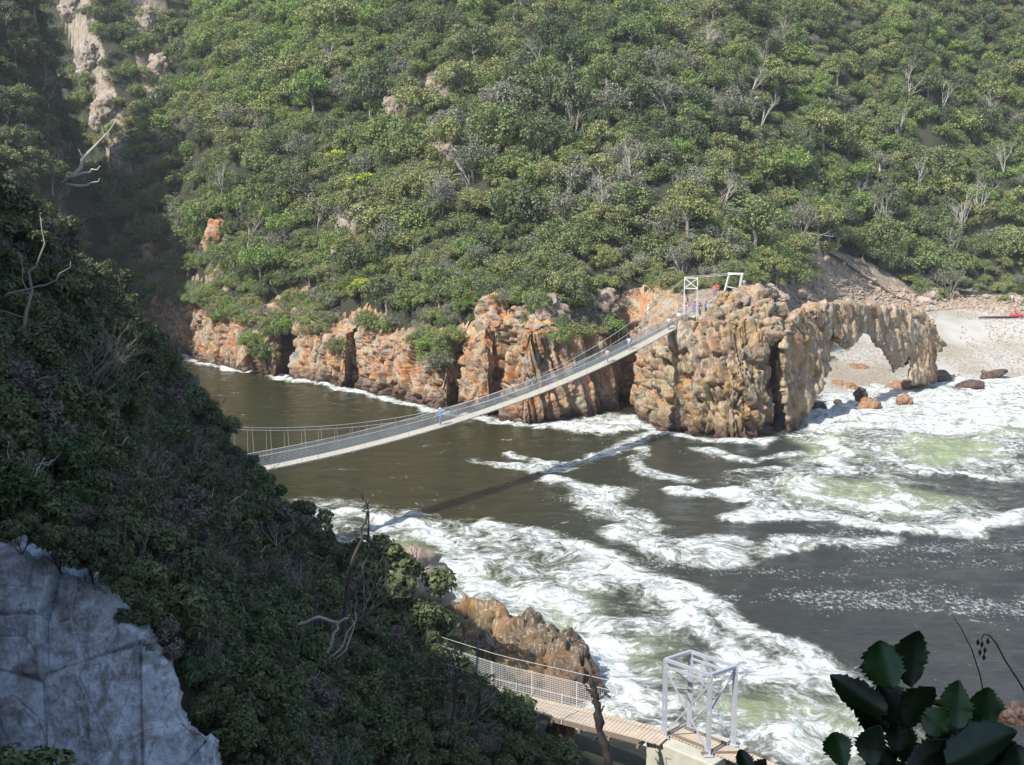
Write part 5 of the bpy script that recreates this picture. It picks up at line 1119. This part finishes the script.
def twig(x, y, dx, dy, n=4, r0=.03, w=4):
    out = []; 
    for k in range(n): out.append((x+dx*k+r.uniform(-w, w)*(k > 0), y+dy*k+r.uniform(-w, w)*(k > 0), r.uniform(-.4, .4)*(k > 0), r0*(1-.8*k/n))); 
    return out
st = [[(345, 640, 0, .16), (346, 600, .1, .13), (352, 565, 0, .11), (360, 540, 0, .09), (366, 515, .1, .07), (366, 503, 0, .05), (358, 492, -.2, .035), (350, 484, -.3, .015)], [(352, 600, 0, .1), (362, 575, .3, .09), (368, 545, .5, .07), (367, 520, .3, .05), (370, 505, .2, .035), (371, 493, .1, .015)],
      [(366, 503, 0, .03), (362, 498, 0, .02), (356, 486, .1, .01)], [(366, 515, 0, .03), (375, 500, 0, .015), (381, 492, 0, .008)], [(358, 492, 0, .02), (343, 486, 0, .01)]]
st += [twig(346, 610, -9, -7, 4), twig(352, 570, 6, -9, 3, .025), twig(360, 540, -5, -7, 3, .02)]
st = [[(x, y, z, q*.85) for x, y, z, q in t_] for t_ in st]
pxtree('dead_tree', st, M['darkbark'], 'tall forked leafless tree standing up against the white foam', 50)
st = [[(330, 690, 0, .13), (322, 660, .1, .1), (331, 640, 0, .08), (337, 622, 0, .06), (348, 617, 0, .03)], [(337, 622, 0, .05), (318, 618, 0, .08), (298, 624, 0, .06), (288, 625, 0, .02)], [(322, 660, 0, .06), (340, 650, 0, .05), (348, 632, 0, .04), (356, 618, 0, .02)], [(326, 670, 0, .05), (352, 640, 0, .04), (355, 615, .1, .02)]]
pxtree('dead_tree', st, M['palebark'], 'bleached crooked branches in the shade below the forked tree', 46)
st = [[(20, 335, 0, .12), (30, 300, 0, .09), (38, 262, 0, .06), (45, 215, 0, .03)], [(5, 298, 0, .08), (30, 290, 0, .06), (55, 280, 0, .04), (72, 262, 0, .02)], [(30, 300, 0, .05), (22, 270, 0, .03), (20, 250, 0, .015)], [(0, 310, 0, .05), (25, 318, 0, .03)]]
st = [[(x, y, z, q*.6) for x, y, z, q in t_] for t_ in st]
pxtree('dead_tree', st, M['bark'], 'grey leaning branches among dark shrubs at the upper left edge', 36)
for i, (x, y, lb) in enumerate([(50, 395, 'pale dead twigs in the middle of the shaded slope'), (20, 480, 'tangle of grey twigs above the left end of the rock face'), (125, 400, 'thin forked twigs midway down the shaded slope'), (90, 460, 'spreading grey twigs just above the rock face'), (255, 570, 'pale thin twigs on the shaded slope right of the rock face'), (225, 600, 'fallen pale branch beside the rock face'), (290, 700, 'grey twigs near the bottom of the shaded slope'), (210, 520, 'grey branch tangle right of the rock slab'), (150, 470, 'bare twigs over the dark hollow')]):
    p, d = near_at(x, y); st = []
    for k in range(8):
        a = r.uniform(-2.6, -.4); st.append(twig(x+r.uniform(-12, 12), y+r.uniform(-8, 8), math.cos(a)*9, math.sin(a)*9, 5, .035*d/40, 3.5))
    pxtree('bare_branches', st, M['palebark' if i % 2 else 'bark'], lb, d-1.5, 'dead branches')
# silhouetted shrub and its thin trunk in front of the boardwalk, and the gnarled trunk
for i, (x, y, lb) in enumerate([(432, 700, 'small dark tree in front of the left end of the near boardwalk'), (478, 715, 'thin dark bush in front of the mesh of the near boardwalk'), (455, 690, 'twiggy dark tree between the islet and the shaded slope')]):
    d = 45; st = [[(x, y+40, 0, .07), (x-1, y+10, 0, .06), (x+2, y-18, 0, .045), (x-1, y-42, 0, .02)]]
    for k in range(16): st.append(twig(x, y-30+k*3.4, r.choice((-1, 1))*r.uniform(4, 8), -r.uniform(1, 6), 4, .022, 3))
    t = pxtree('small_tree', st, M['darkbark'], lb, d, 'tree'); t['group'] = 'small trees in front of the boardwalk'
    fm = crown_mesh('foliage', .75, 0, 900, .05, 777+i, 10, 1.0)[0]; c = link('foliage', fm, LM['shade'], t); q = Dp(x-3, y-30, d)-np.array(t.location); c.location = q
st = [[(612, 800, 0, .2), (607, 755, 0, .19), (600, 735, .1, .17), (598, 712, 0, .17), (595, 695, 0, .15), (592, 682, 0, .11), (590, 676, 0, .05)], [(595, 695, 0, .08), (588, 690, 0, .06), (583, 683, 0, .03)], [(598, 715, 0, .08), (604, 706, 0, .04)], [(600, 735, 0, .07), (592, 741, 0, .03)]]
def knobbly(strand, n, sd_):
    q = random.Random(sd_); A = np.array(strand, float); t = np.linspace(0, len(A)-1, n); B = np.stack([np.interp(t, range(len(A)), A[:, k]) for k in range(4)], 1)
    return [(x+q.uniform(-1.3, 1.3), y, z, r_*q.uniform(.62, 1.25)) for x, y, z, r_ in B]
st = [knobbly(s_, 34 if k == 0 else 8, k) for k, s_ in enumerate(st)]+[twig(598, 700, 3, -3, 4, .04, 1.5), twig(593, 684, -3, -2, 4, .03, 1.5)]
pxtree('gnarled_trunk', st, simple('black_bark', (.022, .018, .016), .8, 0, .9, 5), 'dark gnarled trunk rising in front of the end of the boardwalk mesh', 46, 'tree trunk')  # bark colour is near black, mottled by noise
# bleached fallen tree in the gorge
st = [[(57, 192, 0, .18), (72, 178, 0, .42), (84, 160, 0, .35), (100, 140, 0, .22), (120, 120, 0, .1)], [(72, 178, 0, .25), (90, 172, 0, .2), (100, 165, 0, .1)], [(84, 160, 0, .2), (78, 148, 0, .1)], [(66, 184, 0, .3), (88, 186, 0, .2), (100, 178, 0, .08)]]
pxtree('fallen_tree', st, M['palebark'], 'bleached fallen tree leaning across the dark gorge mouth', 208, 'dead tree')

# ------------------------------------------------------------------ foreground plant, bottom right
lmA = simple('thick_dark_leaf', (.014, .032, .010), .45, 0, .5, 30); lmB = simple('thick_green_leaf', (.022, .062, .013), .45, 0, .4, 30)
def leaf_obj(root, cx_, cy_, w_, h_, ang_, tilt, d, mat, stem_to):
    n = 22; V = []; F = []; rows = 9; rl = random.Random(int(cx_*7+cy_)); ex = rl.uniform(.62, .95); wv = rl.uniform(.02, .10); ph = rl.uniform(0, 6); bow = rl.uniform(-.25, .25)
    for i in range(n+1):
        t = i/n; half = (math.sin(math.pi*min(1, t**ex))**.72)*.5*(1+wv*math.sin(5*t+ph))*(1+(.05+.13*rl.random() if i % 2 else -.09*rl.random())) if 0 < i < n else .02
        for j in range(rows):
            u = j/(rows-1)*2-1; V.append((u*half*(1+.10*rl.uniform(-1, 1)*(abs(u) > .9))+bow*(t-.5)**2, t-.5, .42*abs(u)*half-.35*(t-.5)**2+.035*math.sin(9*t+ph)*abs(u)))
    for i in range(n):
        for j in range(rows-1): a = i*rows+j; F.append((a, a+1, a+rows+1, a+rows))
    sc = d/FPX; ca, sa = math.cos(ang_), math.sin(ang_); base = Dp(cx_, cy_, d); Rt = np.array([1, 0, 0]); Up = np.array([0, sp, cp]); Fw = np.array([0, cp, -sp]); o0 = np.array(root.location)
    W_ = []
    for x, y, z in V:
        X = x*w_*(1.05+.2*rl.random()*0)*(1.12 if y > -.1 else .95); Y = y*h_*1.04; Z = z*w_+tilt*Y*.6; a = X*ca-Y*sa; b = X*sa+Y*ca; W_.append(tuple(base+(Rt*a+Up*b)*sc+Fw*Z*sc-o0))
    me = bpy.data.meshes.new('leaf'); me.from_pydata(W_, [], F); me.polygons.foreach_set('use_smooth', [True]*len(F)); me.update()
    o = link('leaf', me, mat, root); s_ = o.modifiers.new('t', 'SOLIDIFY'); s_.thickness = .0009
    return o
pl = empty('leafy_plant', tuple(Dp(905, 800, 2.0))); tag(pl, 'dark green shrub top with thick toothed leaves very close at the bottom right', 'plant')
for (x, y, w_, h_, a, tl, dd, mt) in [(884, 664, 38, 46, .25, .3, 0, 'B'), (912, 658, 32, 56, -.08, -.2, .01, 'A'), (857, 695, 27, 60, 1.0, .4, .03, 'A'), (892, 702, 32, 44, .5, .3, .05, 'A'), (918, 706, 30, 48, -.5, -.3, .02, 'A'), (957, 704, 32, 46, -.1, .3, .04, 'B'), (986, 709, 34, 46, .1, -.3, .06, 'B'),
        (938, 722, 27, 32, -.7, .3, 0, 'B'), (839, 749, 26, 34, .3, .2, .02, 'B'), (873, 744, 28, 38, -.25, .2, .05, 'A'), (981, 748, 44, 80, -1.25, .4, .03, 'A'), (930, 760, 30, 60, -1.0, .2, .07, 'A'), (1000, 762, 40, 50, -.5, -.2, .08, 'A'), (898, 730, 22, 40, -.1, .2, .08, 'A'), (870, 715, 24, 40, .9, .3, .09, 'A'), (905, 742, 26, 44, .35, -.3, .09, 'B'), (945, 745, 30, 46, .7, .3, .1, 'A'), (965, 730, 24, 40, -.9, .3, .09, 'A'), (885, 765, 30, 40, .6, .2, .1, 'A'), (745, 762, 16, 26, .5, .2, .02, 'A'), (758, 770, 14, 26, -.7, .2, .03, 'A'), (1022, 770, 36, 50, .3, .2, .05, 'A')]:
    leaf_obj(pl, x, y, w_, h_, a, tl, 2.0+dd, lmA if mt == 'A' else lmB, None)
m = MB(); bo = Vector(pl.location)
for pp in [[(915, 830), (908, 780), (900, 750), (893, 725), (886, 690), (884, 650)], [(908, 780), (935, 755), (950, 730), (957, 700)], [(935, 755), (965, 742), (985, 715)], [(905, 765), (875, 755), (860, 715), (857, 695)], [(900, 750), (912, 715), (912, 670)], [(908, 780), (950, 765), (1000, 755)], [(905, 790), (860, 775), (840, 760)], [(915, 830), (800, 800), (752, 775)]]:
    m.tube([Dp(x, y, 2.11) for x, y in pp], [.0045*(1-.6*k/len(pp)) for k in range(len(pp))], 6)
bbuild(m, 'stem', simple('plant_stem', (.10, .12, .05), .6, 0, .2, 30), pl, True)
gs = empty('dry_stalk', tuple(Dp(1040, 760, 2.1))); bo = Vector(gs.location); tag(gs, 'thin dark drooping stalk with a seed head at the right edge', 'plant')
m = MB(); m.tube([Dp(x, y, 2.1) for x, y in [(1050, 740), (1030, 700), (1018, 680), (1005, 660), (996, 643), (990, 636), (984, 634), (981, 640)]], [.0022, .002, .0018, .0017, .0016, .0014, .0012, .001], 5); bbuild(m, 'stem', M['darkbark'], gs, True)
m = MB()
for k, (x, y) in enumerate([(982, 644), (985, 650), (980, 652), (988, 641), (984, 657), (978, 642)]): c = Dp(x, y, 2.1); m.tube([c+np.array([0, 0, .006]), c, c-np.array([0, 0, .007])], [.0008, .0036, .0008], 6)
bbuild(m, 'seed_head', M['darkbark'], gs, True)
m = MB(); m.tube([Dp(x, y, 2.15) for x, y in [(1000, 760), (985, 700), (980, 675), (972, 650), (962, 630), (953, 616)]], [.0018, .0016, .0014, .0012, .001, .0006], 5); gz = empty('thin_stalk', tuple(Dp(1000, 760, 2.15))); bo = Vector(gz.location); bbuild(m, 'stem', M['darkbark'], gz, True); tag(gz, 'straight thin stalk left of the drooping seed head', 'plant')

# ------------------------------------------------------------------ labels shared by look-alikes get their place in the row
bpy.context.view_layer.update(); byl = {}
for o in list(C.objects):
    if o.parent is None and o.get('label') and o.get('category'): byl.setdefault(o['label'], []).append(o)
ORD = ['first', 'second', 'third', 'fourth', 'fifth', 'sixth', 'seventh', 'eighth', 'ninth', 'tenth', 'eleventh', 'twelfth']
for lb, os_ in byl.items():
    if len(os_) < 2 or len(os_) > 12: continue
    os_.sort(key=lambda o: o.matrix_world.translation.x/max(o.matrix_world.translation.y, 1)); n = len(os_)
    for k, o in enumerate(os_):
        sfx = {2: [', left one', ', right one'], 3: [', left one', ', middle one', ', right one']}.get(n, [', %s from left' % q for q in ORD])[k]
        if len((lb+sfx).split()) <= 16: o['label'] = lb+sfx
